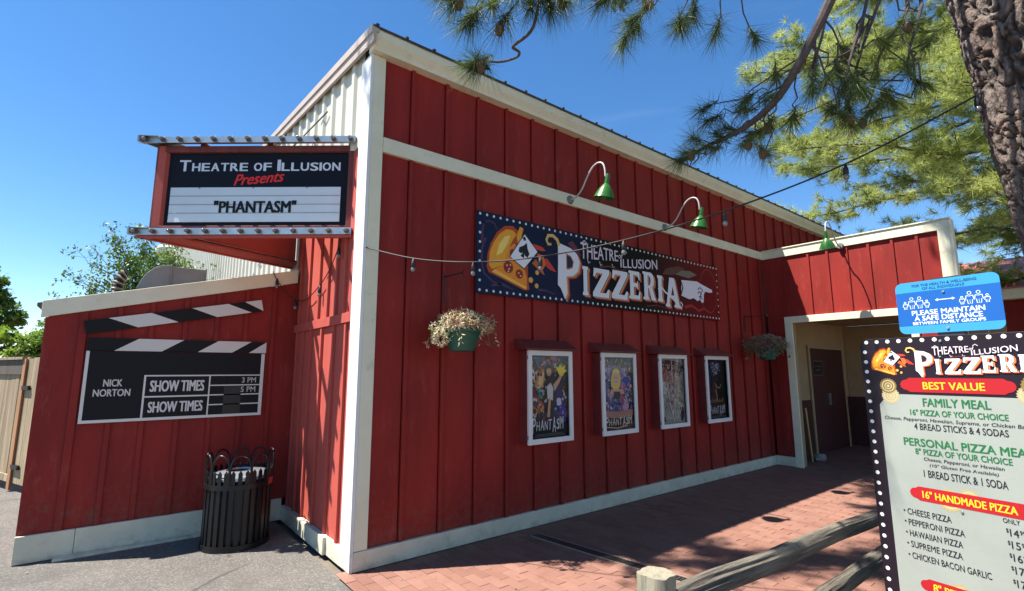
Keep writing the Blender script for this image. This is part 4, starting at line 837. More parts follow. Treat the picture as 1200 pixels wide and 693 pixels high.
basket(7.05, -.37, 2.62, 'shaded hanging basket, flowers coloured darker for the shade, beside the passage frame', 9, (FD, FD2), '')
def bracket(x, label):
    t = empty('plant_bracket', (x, -.0225, 2.63), 0, label, 'bracket', 'plant hanger brackets')
    bx('mount_bar', t, -.012, .012, -.008, 0, -.27, .03, WIRE); g = MB(); g.tube([(0, -.008, 0), (0, -.15, .0), (0, -.33, -.005), (0, -.37, .015), (0, -.372, .03)], .006, WIRE, 7); g.build('arm', t)
    MB().tube([(0, -.33, -.005), (0, -.345, -.02), (0, -.352, -.01)], .004, WIRE, 6).build('hook', t); return t
b0 = bracket(.838, 'black iron plant bracket left of the pizzeria banner'); b1 = copy_tree(b0); b1.location = (7.04, -.0225, 2.63); b1['label'] = 'black iron plant bracket beside the covered passage'

# ------------------------------------------------------------------ string lights
sock = MB(); sock.tube([(0, 0, .0), (0, 0, -.018), (0, 0, -.03), (0, 0, -.075), (0, 0, -.08)], [.006, .008, .017, .019, .014], WIRE, 12); sockm = sock.mesh('socket')
glb = MB(); glb.lathe([(.011, -.078), (.017, -.088), (.0195, -.100), (.017, -.114), (.009, -.121), (0, -.123)], BULBG, 14); glbm = glb.mesh('bulb')
def string(name, wire, bulbs, label, rad=.0065):
    t = empty(name, wire[0], 0, label, 'string lights', 'strings of outdoor bulbs'); o = Vector(wire[0])
    MB().tube([p-o for p in spline(wire)], rad, WIRE, 8).build('wire', t)
    for b in bulbs:
        s = link('socket', sockm, t, Vector(b)-o); g_ = link('bulb', glbm, s)
bl = [(.265, -.45, 2.67), (.60, -.90, 2.605), (.96, -1.36, 2.62), (1.37, -1.90, 2.715), (1.85, -2.50, 2.90), (2.36, -3.18, 3.19), (2.76, -3.88, 3.56)]
string('string_lights', [(-.035, .02, 2.83)]+bl+[(2.80, -3.96, 3.62)], bl, 'long black wire of clear bulbs from the theatre corner to the pine trunk')
wl = [(-.06, .50, 2.99), (-.05, .56, 2.93), (-.04, .85, 2.73), (-.04, 1.16, 2.60), (-.045, 1.6, 2.50), (-.06, 1.93, 2.54), (-.15, 1.96, 2.60), (-.27, 1.965, 2.74), (-.33, 1.975, 2.86)]
string('string_lights', wl, [(-.05, .56, 2.93), (-.04, 1.13, 2.605), (-.07, 1.92, 2.54), (-.28, 1.965, 2.78)], 'short sagging wire of bulbs under the marquee, between wall and annex', .005)

# ------------------------------------------------------------------ litter bin
TC = empty('litter_bin', (-.62, 1.46, 0), R(8), 'black slatted metal litter bin with looped crown by the annex wall', 'litter bin')
MB().lathe([(0, .02), (.255, .02), (.27, .05), (.27, .60), (.25, .62)], mat('black_liner', (.02, .02, .022), .45), 36).build('liner', TC)
sl = MB(); sl.box(.292, .30, -.019, .019, .04, .705, BLACKM); slm = sl.mesh('slat'); tip = MB(); tip.add([(.292, -.019, .705), (.30, -.019, .705), (.30, .019, .705), (.292, .019, .705), (.296, 0, .735)], [(0, 1, 4), (1, 2, 4), (2, 3, 4), (3, 0, 4)], BLACKM)
sl.add(tip.v, tip.f, BLACKM); slm = sl.mesh('slat')
for k in range(30): o = link('slat', slm, TC); o.rotation_euler = (0, 0, 2*math.pi*k/30)
for z0, z1, r_ in ((.0, .05, .312), (.555, .60, .309)): MB().lathe([(r_-.008, z0), (r_, z0), (r_, z1), (r_-.008, z1), (r_-.008, z0)], BLACKM, 40).build('band', TC)
for k in range(10):
    a_ = 2*math.pi*k/10; pts = []
    for s in range(13):
        t = math.pi*s/12; da = -math.cos(t)*.30; z = .74+.135*math.sin(t); pts.append((.301*math.cos(a_+da), .301*math.sin(a_+da), z))
    pts = [(pts[0][0], pts[0][1], .57)]+pts+[(pts[-1][0], pts[-1][1], .57)]; MB().tube(pts, .009, BLACKM, 8).build('loop', TC)
ld = MB().lathe([(.0, .655), (.10, .66), (.115, .675), (.13, .70), (.23, .685), (.275, .665), (.285, .65), (.285, .63)], mat('lid_grey_gloss', (.30, .32, .35), .22, metal=.5), 40).build('lid', TC)
MB().lathe([(0, .675), (.10, .676), (.112, .684)], BLACKM, 24).build('opening', ld)
rt_ = bx('red_tag', TC, .314, .318, -.035, .035, .565, .625, mat('red_tag', (.4, .03, .02), .5)); rt_.rotation_euler = (0, 0, R(-48))

# ------------------------------------------------------------------ menu board and distancing sign
th = math.atan2(-.983, -.186)
MBD = empty('menu_board', (1.98, -3.28, .05), th, 'large pizzeria menu board with bulb dot border and price list, right foreground', 'menu board')
z0b = .05
BWm, top = .895, 1.875
def rr(x0, x1, z0, z1, r, n=6):
    pts = []
    for cx, cz, a0 in ((x1-r, z0+r, -90), (x1-r, z1-r, 0), (x0+r, z1-r, 90), (x0+r, z0+r, 180)):
        for i in range(n+1): t = R(a0+90*i/n); pts.append((cx+r*math.cos(t), cz+r*math.sin(t)))
    return pts
g = MB(); g.prism([(a_, 0, b_-z0b) for a_, b_ in rr(-.015, BWm, .28, top, .05)], (0, .02, 0), mat('board_black_purple', (.015, .009, .015), .45, spec=.25)); g.build('panel', MBD, .002)
for x in (.12, .76): bx('post', MBD, x-.04, x+.04, .022, .09, -.05, 1.7, WOODP)
fz = lambda a_, b_: (a_, b_-z0b)
PANEL = mat('menu_pale_green', (.32, .345, .30), .3, var=.12, vscale=2.5)
a = Art(-.0008, fz)
a.poly([(.065, .30), (BWm-.07, .30), (BWm-.07, 1.475), (BWm-.125, 1.54), (.12, 1.54), (.065, 1.475)], PANEL); a.build('pale_field', MBD)
a = Art(-.0008, fz)
nt_ = 15
for i in range(nt_): a.disc(.025+i*(BWm-.06)/(nt_-1), 1.855, .0115, '#e6e4d8', 10)
for i in range(1, 26): a.disc(.012, 1.855-i*.0608, .0115, '#e6e4d8', 10); a.disc(BWm-.035, 1.855-i*.0608, .0115, '#e6e4d8', 10)
tag(a.build('bulb_dot_border', MBD), kind='stuff')
sL, uL, zL = .223, .011, 1.632
a = Art(-.0010, lambda x, z: (uL+x*sL, zL+z*sL-z0b)); a.layer(); a.eps = .0002; pizza_logo(a, MBD, False)
def gear(a, cx, cz, r, c, c2, teeth=22):
    pts = []
    for i in range(teeth*2): t = math.pi*i/teeth; q_ = r*(1.0 if i % 2 else .88); pts.append((cx+q_*math.cos(t-.03), cz+q_*math.sin(t-.03)))
    a.poly(pts, c); a.layer(); a.ring(cx, cz, r*.72, r*.10, c2); a.ring(cx, cz, r*.42, r*.10, c2); a.disc(cx, cz, r*.16, c2)
GLD = '#86703c'; GL2 = '#c4b284'
a = Art(-.0010, fz); a.eps = .00002
for cx, cz, r_, c1_, c2_, n_ in ((.13, 1.53, .050, '#ada27a', GL2, 20), (.122, 1.588, .047, GLD, '#cdbd92', 22), (.745, 1.555, .05, '#ada27a', GL2, 22), (.775, 1.60, .06, GLD, '#cdbd92', 22), (.36, .975, .062, '#a89a6c', GL2, 22), (.45, 1.0, .05, '#a89a6c', GL2, 22), (.36, .488, .06, '#a89a6c', GL2, 22)):
    gear(a, cx, cz, r_, c1_, c2_, n_); a.cut('gear_emblem', MBD); a.layer()
def ribbon(a, x0, x1, z0, z1):
    zc_ = (z0+z1)/2; h = (z1-z0)/2; pts = []
    for i in range(7): t = R(90+180*i/6); pts.append((x0+.03+h*.8*math.cos(t), zc_+h*.75*math.sin(t)))
    q = [(x0+.045, z0+.0), (x1-.045, z0), ] ; e = []
    for i in range(7): t = R(-90+180*i/6); e.append((x1-.03+h*.8*math.cos(t), zc_+h*.75*math.sin(t)))
    a.poly([(x0+.045, z1)]+pts+q+e+[(x1-.045, z1)], '#a81e24')
a = Art(-.0020, fz); 
for z0_, z1_ in ((1.555, 1.637), (.945, 1.022), (.45, .525)): ribbon(a, .19 if z0_ > 1.5 else .175, .70 if z0_ > 1.5 else .71, z0_, z1_); a.cut('ribbon', MBD)
GR = '#1d6a3a'; BK = '#20242a'; YL = '#f0c22c'
a = Art(-.0023, fz)
def tx(s, x0, x1, z0, z1, c, b_=.012, sh=0., cut=True):
    a.text(s, x0, x1, z0, z1, c, b_, sh)
    if cut: a.cut('text_line', MBD)
tx('BEST VALUE', .30, .578, 1.572, 1.614, YL, .03)
tx('FAMILY MEAL', .29, .592, 1.476, 1.522, GR, .03); tx('16" PIZZA OF YOUR CHOICE', .222, .655, 1.423, 1.457, GR, .025)
tx('Cheese, Pepperoni, Hawaiian, Supreme, or Chicken Bacon Garlic', .085, .83, 1.384, 1.409, BK, .005, .15); tx('4 BREAD STICKS & 4 SODAS', .234, .646, 1.342, 1.378, BK, .012)
tx('PERSONAL PIZZA MEAL', .172, .73, 1.248, 1.292, GR, .03); tx('8" PIZZA OF YOUR CHOICE', .225, .645, 1.203, 1.237, GR, .025)
tx('Cheese, Pepperoni, or Hawaiian', .262, .610, 1.166, 1.19, BK, .005, .15); tx('(10" Gluten Free Available)', .287, .584, 1.136, 1.158, BK, .005, .15); tx('1 BREAD STICK & 1 SODA', .254, .615, 1.080, 1.120, BK, .012)
tx('16" HANDMADE PIZZA', .235, .638, .962, 1.003, YL, .03); tx('ONLY', .575, .64, .915, .938, BK, .008)
for s, x1, z, pr in (('CHEESE PIZZA', .358, .856, '14'), ('PEPPERONI PIZZA', .41, .797, '15'), ('HAWAIIAN PIZZA', .395, .737, '16'), ('SUPREME PIZZA', .388, .677, '17'), ('CHICKEN BACON GARLIC', .50, .615, '17')):
    a.disc(.135, z+.018, .005, BK, 8); tx(s, .15, x1, z, z+.034, BK, .008); tx('$', .582, .592, z+.012, z+.034, BK, .01, 0, False); tx(pr, .596, .63, z-.002, z+.034, BK, .01, 0, False); tx('99', .634, .655, z+.014, z+.034, BK, .01)
tx('8" PERSONAL PIZZA', .235, .64, .467, .508, YL, .03)
for s, x1, z in (('CHEESE PIZZA', .358, .40), ('PEPPERONI PIZZA', .41, .35)): a.disc(.135, z+.015, .005, BK, 8); tx(s, .15, x1, z, z+.03, BK, .008)
for z in (1.845, .925, .335): MB().tube([(.41, -.0022, z-z0b), (.41, -.006, z-z0b)], [.008, .006], GALV, 10).build('bolt', MBD)

DS = empty('distancing_sign', (1.98, -3.28, 1.88), th, 'blue rounded safe distance sign with family figures above the menu board', 'sign')
DS.rotation_euler = (0, 0, th)
fs_ = lambda x, z: (x, z-1.88)
g = MB(); g.prism([(a_, .0, b_-1.88) for a_, b_ in rr(.218, .698, 1.893, 2.197, .035)], (0, .004, 0), pm('#3a90c4', .35)); g.build('plate', DS)
bx('bracket', DS, .40, .52, .006, .05, -.25, .325, mat('dark_bracket', (.03, .03, .035), .5))
a = Art(-.0006, fs_); a.poly([(.2185, 1.94), (.6975, 1.94), (.6975, 2.137), (.2185, 2.137)], '#1a5aa4'); a.build('blue_field', DS)
a = Art(-.0012, fs_)
for t_, x0_, x1_, z0_, z1_, c_, b_ in (('FOR THE HEALTH & WELL-BEING', .305, .605, 2.166, 2.181, '#1a4a7c', .02), ('OF ALL INDIVIDUALS', .355, .55, 2.145, 2.160, '#1a4a7c', .02), ('PLEASE MAINTAIN', .29, .625, 1.999, 2.027, '#eef2f6', .032), ('A SAFE DISTANCE', .30, .612, 1.966, 1.994, '#eef2f6', .032), ('BETWEEN FAMILY GROUPS', .29, .622, 1.943, 1.960, '#eef2f6', .028)): a.text(t_, x0_, x1_, z0_, z1_, c_, b_).cut('text_line', DS)
a = Art(-.0012, fs_); Wt = '#e8f0f8'
def fig(cx, zf, h):
    r = h*.14; a.ring(cx, zf+h-r, r, .0025, Wt, 14); b_ = [(cx-.016*h/.075, zf+h*.66), (cx-.02*h/.075, zf+h*.3), (cx-.012*h/.075, zf+h*.32), (cx-.010*h/.075, zf), (cx, zf), (cx, zf+h*.3)]
    for s in (-1, 1):
        p = [(cx+(x-cx)*s, z) for x, z in b_]; a.stroke(p, .0028, Wt)
    a.stroke([(cx-.016*h/.075, zf+h*.66), (cx, zf+h*.60), (cx+.016*h/.075, zf+h*.66)], .0028, Wt)
for x0, hs_ in ((.262, (.045, .068, .068, .045)), (.532, (.045, .068, .068, .045))):
    for i, h in enumerate(hs_): fig(x0+(0, .034, .073, .108)[i], 2.04, h); a.cut('figure', DS)
a.stroke([(.418, 2.079), (.495, 2.079)], .004, Wt); a.poly([(.410, 2.079), (.424, 2.087), (.424, 2.071)], Wt); a.poly([(.503, 2.079), (.489, 2.087), (.489, 2.071)], Wt); a.cut('arrow', DS)
for z in (2.122, 1.915): MB().tube([(.453, -.0008, z-1.88), (.453, -.006, z-1.88)], [.008, .006], GALV, 10).build('bolt', DS)

# ------------------------------------------------------------------ split rail fence
FN = empty('split_rail_fence', (0, -3.1, 0), 0, 'weathered grey split rail fence with square post in the right foreground', 'fence')
def rough_beam(p, q, w, h, mt, name, seed, n=26, hacks=.016, sq=3.0):
    p = Vector(p); q = Vector(q); d = (q-p); Lb = d.length; d.normalize(); side = d.cross(Vector((0, 0, 1)))
    if side.length < 1e-3: side = Vector((1, 0, 0))
    side.normalize(); u = side.cross(d).normalized(); K = 36; vs = []; fs = []
    for i in range(n+1):
        c = p.lerp(q, i/n)+side*noise.noise(Vector((i*.09, seed, 0)))*.012+u*noise.noise(Vector((i*.08, seed, 5)))*.012
        for k in range(K):
            t = 2*math.pi*k/K+.4; cs, sn = math.cos(t), math.sin(t); rr_ = 1/(abs(cs)**sq+abs(sn)**sq)**(1/sq)
            e = 1+noise.noise(Vector((cs*1.7+seed, sn*1.7, i*.05)))*.2-.16*max(0, noise.noise(Vector((k*2.7, i*.045, seed+3)))-.1)*(1 if k % 3 == 0 else .25)*3+noise.noise(Vector((cs*6+seed, sn*6, i*.05)))*hacks*6+.015*noise.noise(Vector((k*3.3, i*1.1, seed)))
            vs.append(c+side*cs*rr_*w/2*e+u*sn*rr_*h/2*e)
    for i in range(n):
        for k in range(K): fs.append((i*K+k, i*K+(k+1) % K, (i+1)*K+(k+1) % K, (i+1)*K+k))
    fs += [tuple(range(K))[::-1], tuple(range(n*K, (n+1)*K))]
    o = MB().add(vs, fs, mt, True).build(name, FN); return o
def fy_(x, y, z): return (x, y, z)
rough_beam((0, 0, -.05), (0, 0, .895), .122, .12, WOODP, 'post', 4, 20, .012, 4)
rough_beam((.05, -.0, .775), (2.9, .0, .655), .08, .088, WOODG, 'rail', 8, 60, .03, 2.6)
rough_beam((.05, -.0, .40), (2.9, .02, .40), .085, .09, WOODG, 'rail', 12, 60, .03, 2.6)
rough_beam((2.95, 0, -.05), (2.95, 0, .80), .165, .15, WOODP, 'post', 6, 20, .012, 4)
rough_beam((3.0, -.0, .68), (6.0, .02, .70), .10, .105, WOODG, 'rail', 18, 40, .03, 2.6); rough_beam((3.0, -.0, .38), (6.0, .02, .37), .10, .10, WOODG, 'rail', 22, 40, .03, 2.6)
# planting bed behind the fence
bed = sheet('planting_bed', .6, 8.5, -8, -3.12, .02, SOIL, 40, 30)
for v in bed.data.vertices: v.co.z += .03*noise.noise(v.co*3)+.015*noise.noise(v.co*9)
pb_ = MB()
for i in range(2600):
    x = random.uniform(.7, 4.2); y = random.uniform(-4.6, -3.13); s = random.uniform(.01, .03); a_ = random.uniform(0, 6.28); z = .03+.03*noise.noise(Vector((x, y, 0))*3)
    c, s2 = math.cos(a_)*s, math.sin(a_)*s; pb_.add([(x-c, y-s2, z+.004), (x+s2*.4, y-c*.4, z+.016), (x+c, y+s2, z+.006), (x-s2*.4, y+c*.4, z+.012)], [(0, 1, 2, 3)], random.choice((WOODP, SOIL, STONE, GATEO)))
tag(pb_.build('bark_chips'), 'loose bark chips covering the planting bed', 'bark chips', kind='stuff')

db = MB()
for i in range(900):
    if i < 620: x = random.uniform(-.1, 7.5); y = random.uniform(-3.6, -.06)**1
    else: x = random.uniform(-4, -.15); y = random.uniform(-2.5, 1.9)
    a_ = random.uniform(0, 3.14); l_ = random.uniform(.03, .09); w_ = .0016; c, s2 = math.cos(a_), math.sin(a_)
    db.add([(x-s2*w_, y+c*w_, .003), (x+s2*w_, y-c*w_, .003), (x+c*l_, y+s2*l_, .006)], [(0, 1, 2)], mat('dead_needle', (.16, .09, .04), .8))
for i in range(160):
    x = random.uniform(-3.5, 6); y = random.uniform(-2.8, -.1) if x > 0 else random.uniform(-2.5, 1.8); s_ = random.uniform(.006, .016)
    db.add([(x-s_, y, .002), (x, y-s_*.7, .006), (x+s_, y, .003), (x, y+s_*.8, .010)], [(0, 1, 2, 3)], random.choice((SOIL, GATEO, STONE)))
tag(db.build('pine_litter'), 'dry pine needles and crumbs scattered over the bricks and asphalt', 'pine litter', kind='stuff')

# ------------------------------------------------------------------ wooden gate at far left
GT = empty('wooden_gate', (-2.05, 4.35, 0), math.atan2(.5, -.2)+math.pi, 'weathered vertical board gate with orange cedar strip left of the annex', 'gate')
# local x runs from far (negative) to near end; front towards -y local
bd = []
x = 0.
i = 0
while x > -5.2:
    wdt = random.uniform(.125, .15); top_ = 1.88+(.0 if x < -1.35 else -.0)+random.uniform(-.012, .012)
    o = bx('board', GT, x-wdt+.006, x, -.02+random.uniform(-.004, .004), .0, .11, top_, GATEW, .003); x -= wdt; i += 1
for z in (.32, 1.62): bx('rail', GT, -5.2, -.02, .001, .05, z, z+.09, GATEW)
bx('cedar_strip', GT, -1.78, -1.68, -.05, -.025, .02, 1.87, GATEO, .003)
bx('cap_board', GT, -5.2, -1.75, -.075, .06, 1.86, 1.90, GATEW, .003); bx('header_board', GT, -5.2, -1.79, -.045, -.026, 1.64, 1.858, mat('cap_shadow_wood', (.10, .08, .06), .85, var=.4, stretch=(1, 1, .1)), .003)  # header wood coloured dark as the shadow under the cap board
bx('bottom_board', GT, -5.2, -1.79, -.045, -.026, .12, .22, GATEW, .003)
for z in (1.45, .34): bx('hinge', GT, -1.69, -1.45, -.06, -.0265, z-.03, z+.03, BLACKM, .003)

# ------------------------------------------------------------------ trees
def np_mesh(name, V, F, mt, parent, smooth=False):
    me = bpy.data.meshes.new(name); V = np.asarray(V, np.float32); F = np.asarray(F, np.int32); k = F.shape[1]
    me.vertices.add(len(V)); me.vertices.foreach_set('co', V.ravel()); me.loops.add(F.size); me.loops.foreach_set('vertex_index', F.ravel())
    me.polygons.add(len(F)); me.polygons.foreach_set('loop_start', np.arange(0, F.size, k, dtype=np.int32)); me.polygons.foreach_set('loop_total', np.full(len(F), k, np.int32))
    me.materials.append(mt); me.update(calc_edges=True); me.validate(); return link(name, me, parent)
def unit(a): return a/np.maximum(np.linalg.norm(a, axis=-1, keepdims=True), 1e-9)
def tufts(P_, D_, n, Lr, w, spread=1.0, along=.09, rg=rng, droop=0.):
    # P_: tuft points (m,3), D_: directions; n needles each -> triangles
    m_ = len(P_); P_ = np.repeat(np.asarray(P_, float), n, 0); D_ = np.repeat(unit(np.asarray(D_, float)), n, 0)
    r_ = unit(rg.normal(size=P_.shape)); d = unit(D_*rg.uniform(.15, 1.1, (len(P_), 1))+r_*spread); d[:, 2] -= droop; d = unit(d)
    base = P_-D_*rg.uniform(0, along, (len(P_), 1)); L_ = rg.uniform(Lr[0], Lr[1], (len(P_), 1)); s = unit(np.cross(d, rg.normal(size=d.shape)))
    tip = base+d*L_; mid = base+d*L_*.5; mid[:, 2] -= 0; tip[:, 2] -= L_[:, 0]**2*.9
    V = np.stack([base-s*w/2, base+s*w/2, tip], 1).reshape(-1, 3); F = np.arange(len(V)).reshape(-1, 3); return V, F
def wander(p, q, n, amp, sag=0., seed=0):
    p = Vector(p); q = Vector(q); out = []
    for i in range(n+1):
        t = i/n; k = math.sin(math.pi*t); c = p.lerp(q, t)
        c += Vector((noise.noise(Vector((t*3.1, seed, 0))), noise.noise(Vector((t*3.1, seed, 7))), noise.noise(Vector((t*3.1, seed, 13)))))*amp*k; c.z -= sag*k; out.append(c)
    return out
# --- foreground ponderosa pine
TP = Vector((2.98, -4.60, 0))
PN = empty('pine_tree', TP, 0, 'big near ponderosa pine with flaky bark trunk at the right edge', 'tree')
NR, NZ = 230, 640; Zs = np.linspace(-.05, 9.0, NZ); vs = []; att = []
for iz, z in enumerate(Zs):
    r0 = .375-.012*z+.10*math.exp(-z*2.5)
    for k in range(NR):
        t = 2*math.pi*k/NR; q = Vector((math.cos(t)*r0*12, math.sin(t)*r0*12, z*5.2)); q += Vector((noise.noise(q*1.1), noise.noise(q*1.1+Vector((9, 0, 0))), noise.noise(q*1.1+Vector((0, 9, 0)))))*.9; q += Vector((noise.noise(q*3), noise.noise(q*3+Vector((9, 0, 0))), 0))*.25
        d_, _ = noise.voronoi(q); e = d_[1]-d_[0]; pl = min(1, max(0, (e-.03)/.16)); fl = noise.noise(q*3.1)*.5+.5
        r_ = r0+.024*pl+.020*pl*fl+.020*noise.noise(q*.35)+.007*noise.noise(q*6)+.02*noise.noise(Vector((math.cos(t)*1.5, math.sin(t)*1.5, z*.5))); vs.append((math.cos(t)*r_, math.sin(t)*r_+.105*z, z)); att.append(pl*(.35+.65*fl))
V = np.array(vs); a_ = np.arange(NR); F = []
for iz in range(NZ-1): F.append(np.stack([iz*NR+a_, iz*NR+(a_+1) % NR, (iz+1)*NR+(a_+1) % NR, (iz+1)*NR+a_], 1))
tk = np_mesh('trunk', V, np.concatenate(F), BARK, PN); at = tk.data.attributes.new('plate', 'FLOAT', 'POINT'); at.data.foreach_set('value', np.array(att, np.float32)); tk.data.polygons.foreach_set('use_smooth', np.ones(len(tk.data.polygons), bool))
MB().tube([(0, .93, 8.9), (.1, 1.0, 11), (.05, 1.0, 14.5)], [.27, .2, .06], BARK, 16).build('trunk_top', PN)
TPs, TDs = [], []      # world tuft positions for the near needles
HPs, HDs = [], []      # overhead crown tufts
def limb(pts, r0, r1, name='branch', mt=TWIG, parent=PN, org=TP, n=8):
    rad = [r0+(r1-r0)*i/(len(pts)-1) for i in range(len(pts))]; MB().tube([Vector(p)-org for p in pts], rad, mt, n).build(name, parent)
# main visible limb: from above the frame down-left to over the band
main = spline([(2.85, -4.0, 7.0), (2.2, -3.85, 5.8), (1.75, -3.6, 4.7), (1.63, -3.48, 4.16), (1.63, -3.27, 3.80), (1.64, -3.05, 3.53), (1.63, -2.85, 3.41), (1.62, -2.67, 3.37), (1.60, -2.50, 3.345), (1.58, -2.35, 3.29)], 5)
limb(main, .045, .008)
def nearest(q, pts): return min(pts, key=lambda p: (Vector(p)-Vector(q)).length)
def near_twig(p, q, seed, r=.006, k=7, amp=.12, end=None):
    pts = wander(p, q, k, amp, .05, seed); limb(pts, r, r*.5, 'twig', n=6); d = (pts[-1]-pts[-2]).normalized(); TPs.append(pts[-1]); TDs.append(d if end is None else Vector(end)); TPs.append(pts[-1]-d*.05); TDs.append(d); return pts
for i, q in enumerate([(1.46, -2.57, 3.57), (1.49, -2.48, 3.41), (1.5, -2.4, 3.31), (1.49, -2.35, 3.27), (1.6, -2.79, 3.52), (1.69, -2.81, 3.37), (1.65, -2.95, 3.55), (1.72, -2.93, 3.4), (1.64, -3.04, 3.64), (1.76, -3.21, 3.53), (1.77, -3.26, 3.54), (1.79, -2.88, 3.22), (1.57, -2.62, 3.41), (1.51, -2.59, 3.5), (1.93, -3.37, 3.28), (1.87, -3.47, 3.46), (1.9, -3.37, 3.35), (1.58, -2.55, 3.33), (1.59, -2.68, 3.43), (1.59, -2.82, 3.57), (1.70, -2.75, 3.30), (1.80, -3.05, 3.40)]):
    b = [p for p in main[15:] if p.z > q[2]-.05] or main[20:]; n_ = nearest(q, b); n_ = main[max(8, main.index(n_)-4)]; near_twig(n_, q, i*1.7+.3)
# second group of hanging limbs nearer the trunk
grp = [(2.13, -3.37, 3.9), (2.23, -3.43, 3.75), (2.19, -3.55, 3.89), (2.29, -3.61, 3.72), (2.33, -3.43, 3.56), (2.34, -3.32, 3.48), (2.36, -3.52, 3.53), (2.27, -3.71, 3.78), (2.38, -3.71, 3.57), (2.19, -3.7, 3.94), (2.18, -3.26, 3.78), (2.24, -3.14, 3.59), (2.05, -3.30, 3.62), (2.10, -3.2, 3.5)]
lim2 = []
for i, (p, q) in enumerate((((2.7, -3.9, 6.4), (1.95, -3.33, 3.55)), ((2.75, -3.9, 6.0), (2.15, -3.32, 3.60)), ((2.8, -3.95, 5.7), (2.25, -3.45, 3.70)), ((2.85, -3.98, 5.4), (2.38, -3.6, 3.75)), ((2.75, -3.95, 6.8), (1.85, -3.2, 3.75)))):
    pts = wander(p, q, 14, .30, -.05, i*5+.7); limb(pts, .026, .007); lim2 += pts[8:]; TPs.append(pts[-1]); TDs.append(pts[-1]-pts[-2])
for i, q in enumerate(grp): near_twig(nearest(Vector(q)+Vector((0, 0, .35)), lim2), q, i*2.3, r=.008, amp=.25)
# left overhanging sprays that drop into the top edge of the view
top1 = spline([(2.9, -3.8, 8.4), (2.0, -2.5, 7.6), (.9, -1.6, 6.3), (.2, -1.85, 5.2), (.0, -2.3, 4.55)], 5); limb(top1, .04, .016)
hang = spline([(.0, -2.3, 4.55), (-.06, -2.62, 4.1), (-.12, -2.63, 3.79), (-.09, -2.54, 3.68), (-.07, -2.45, 3.58), (-.115, -2.35, 3.525), (-.11, -2.345, 3.51), (-.08, -2.355, 3.495), (-.085, -2.34, 3.47), (-.14, -2.28, 3.45), (-.19, -2.23, 3.455), (-.26, -2.19, 3.45)], 4); limb(hang, .011, .006, 'twig')
for q, d in (((-.24, -2.20, 3.45), (-.7, .3, -.6)), ((-.28, -2.16, 3.44), (-.8, .2, -.3)), ((-.27, -2.18, 3.44), (-.3, .1, -.9)), ((-.26, -2.19, 3.45), (-.6, .2, .3)), ((-.30, -2.14, 3.43), (-.8, .3, -.7))): TPs.append(Vector(q)); TDs.append(Vector(d))
for i, q in enumerate([(-.36, -2.27, 3.62), (-.37, -2.23, 3.6), (-.22, -2.35, 3.61), (-.12, -2.5, 3.67), (-.03, -2.57, 3.67), (.01, -2.63, 3.69), (-.47, -2.25, 3.68), (-.54, -2.23, 3.7), (-.3, -2.37, 3.68), (-.22, -2.47, 3.73), (-.08, -2.55, 3.73), (.03, -2.60, 3.74)]): near_twig((-.02, -2.45, 4.40-.02*i), q, 31+i*1.3, r=.007)
top2 = spline([(2.0, -3.8, 6.2), (1.5, -3.3, 5.2), (1.0, -2.85, 4.55)], 5); limb(top2, .03, .012)
for i, q in enumerate([(0.56, -2.4, 4.1), (0.74, -2.49, 3.99), (0.77, -2.42, 3.89), (0.78, -2.61, 4.05), (0.97, -2.74, 3.93), (0.45, -2.35, 4.16), (0.59, -2.48, 4.14), (0.8, -2.5, 3.94), (1.14, -2.64, 4.08), (1.18, -2.72, 4.09), (1.31, -2.8, 3.98), (1.47, -3.01, 3.89)]): near_twig((1.0+.02*i, -2.85-.01*i, 4.55+.02*i), q, 50+i*1.1, r=.007, amp=.2)
for g_, (nn_, Lr_, sp_, dr_) in enumerate(((120, (.12, .20), .72, 0), (80, (.08, .16), .55, .1), (150, (.13, .22), .8, .3), (55, (.10, .19), .9, .15))):
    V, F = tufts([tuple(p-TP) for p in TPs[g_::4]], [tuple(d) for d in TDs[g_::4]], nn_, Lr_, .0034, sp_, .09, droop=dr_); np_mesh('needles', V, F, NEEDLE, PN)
cn = MB()
for p in TPs[5::9]: 
    q_ = p-TP; cn.lathe([(0, -.045), (.018, -.035), (.028, -.01), (.026, .015), (.012, .035), (0, .04)], mat('cone_brown', (.12, .07, .04), .8, bump=.004), 10, c=(q_.x, q_.y, q_.z-.03))
tag(cn.build('pine_cones', PN), kind='stuff')
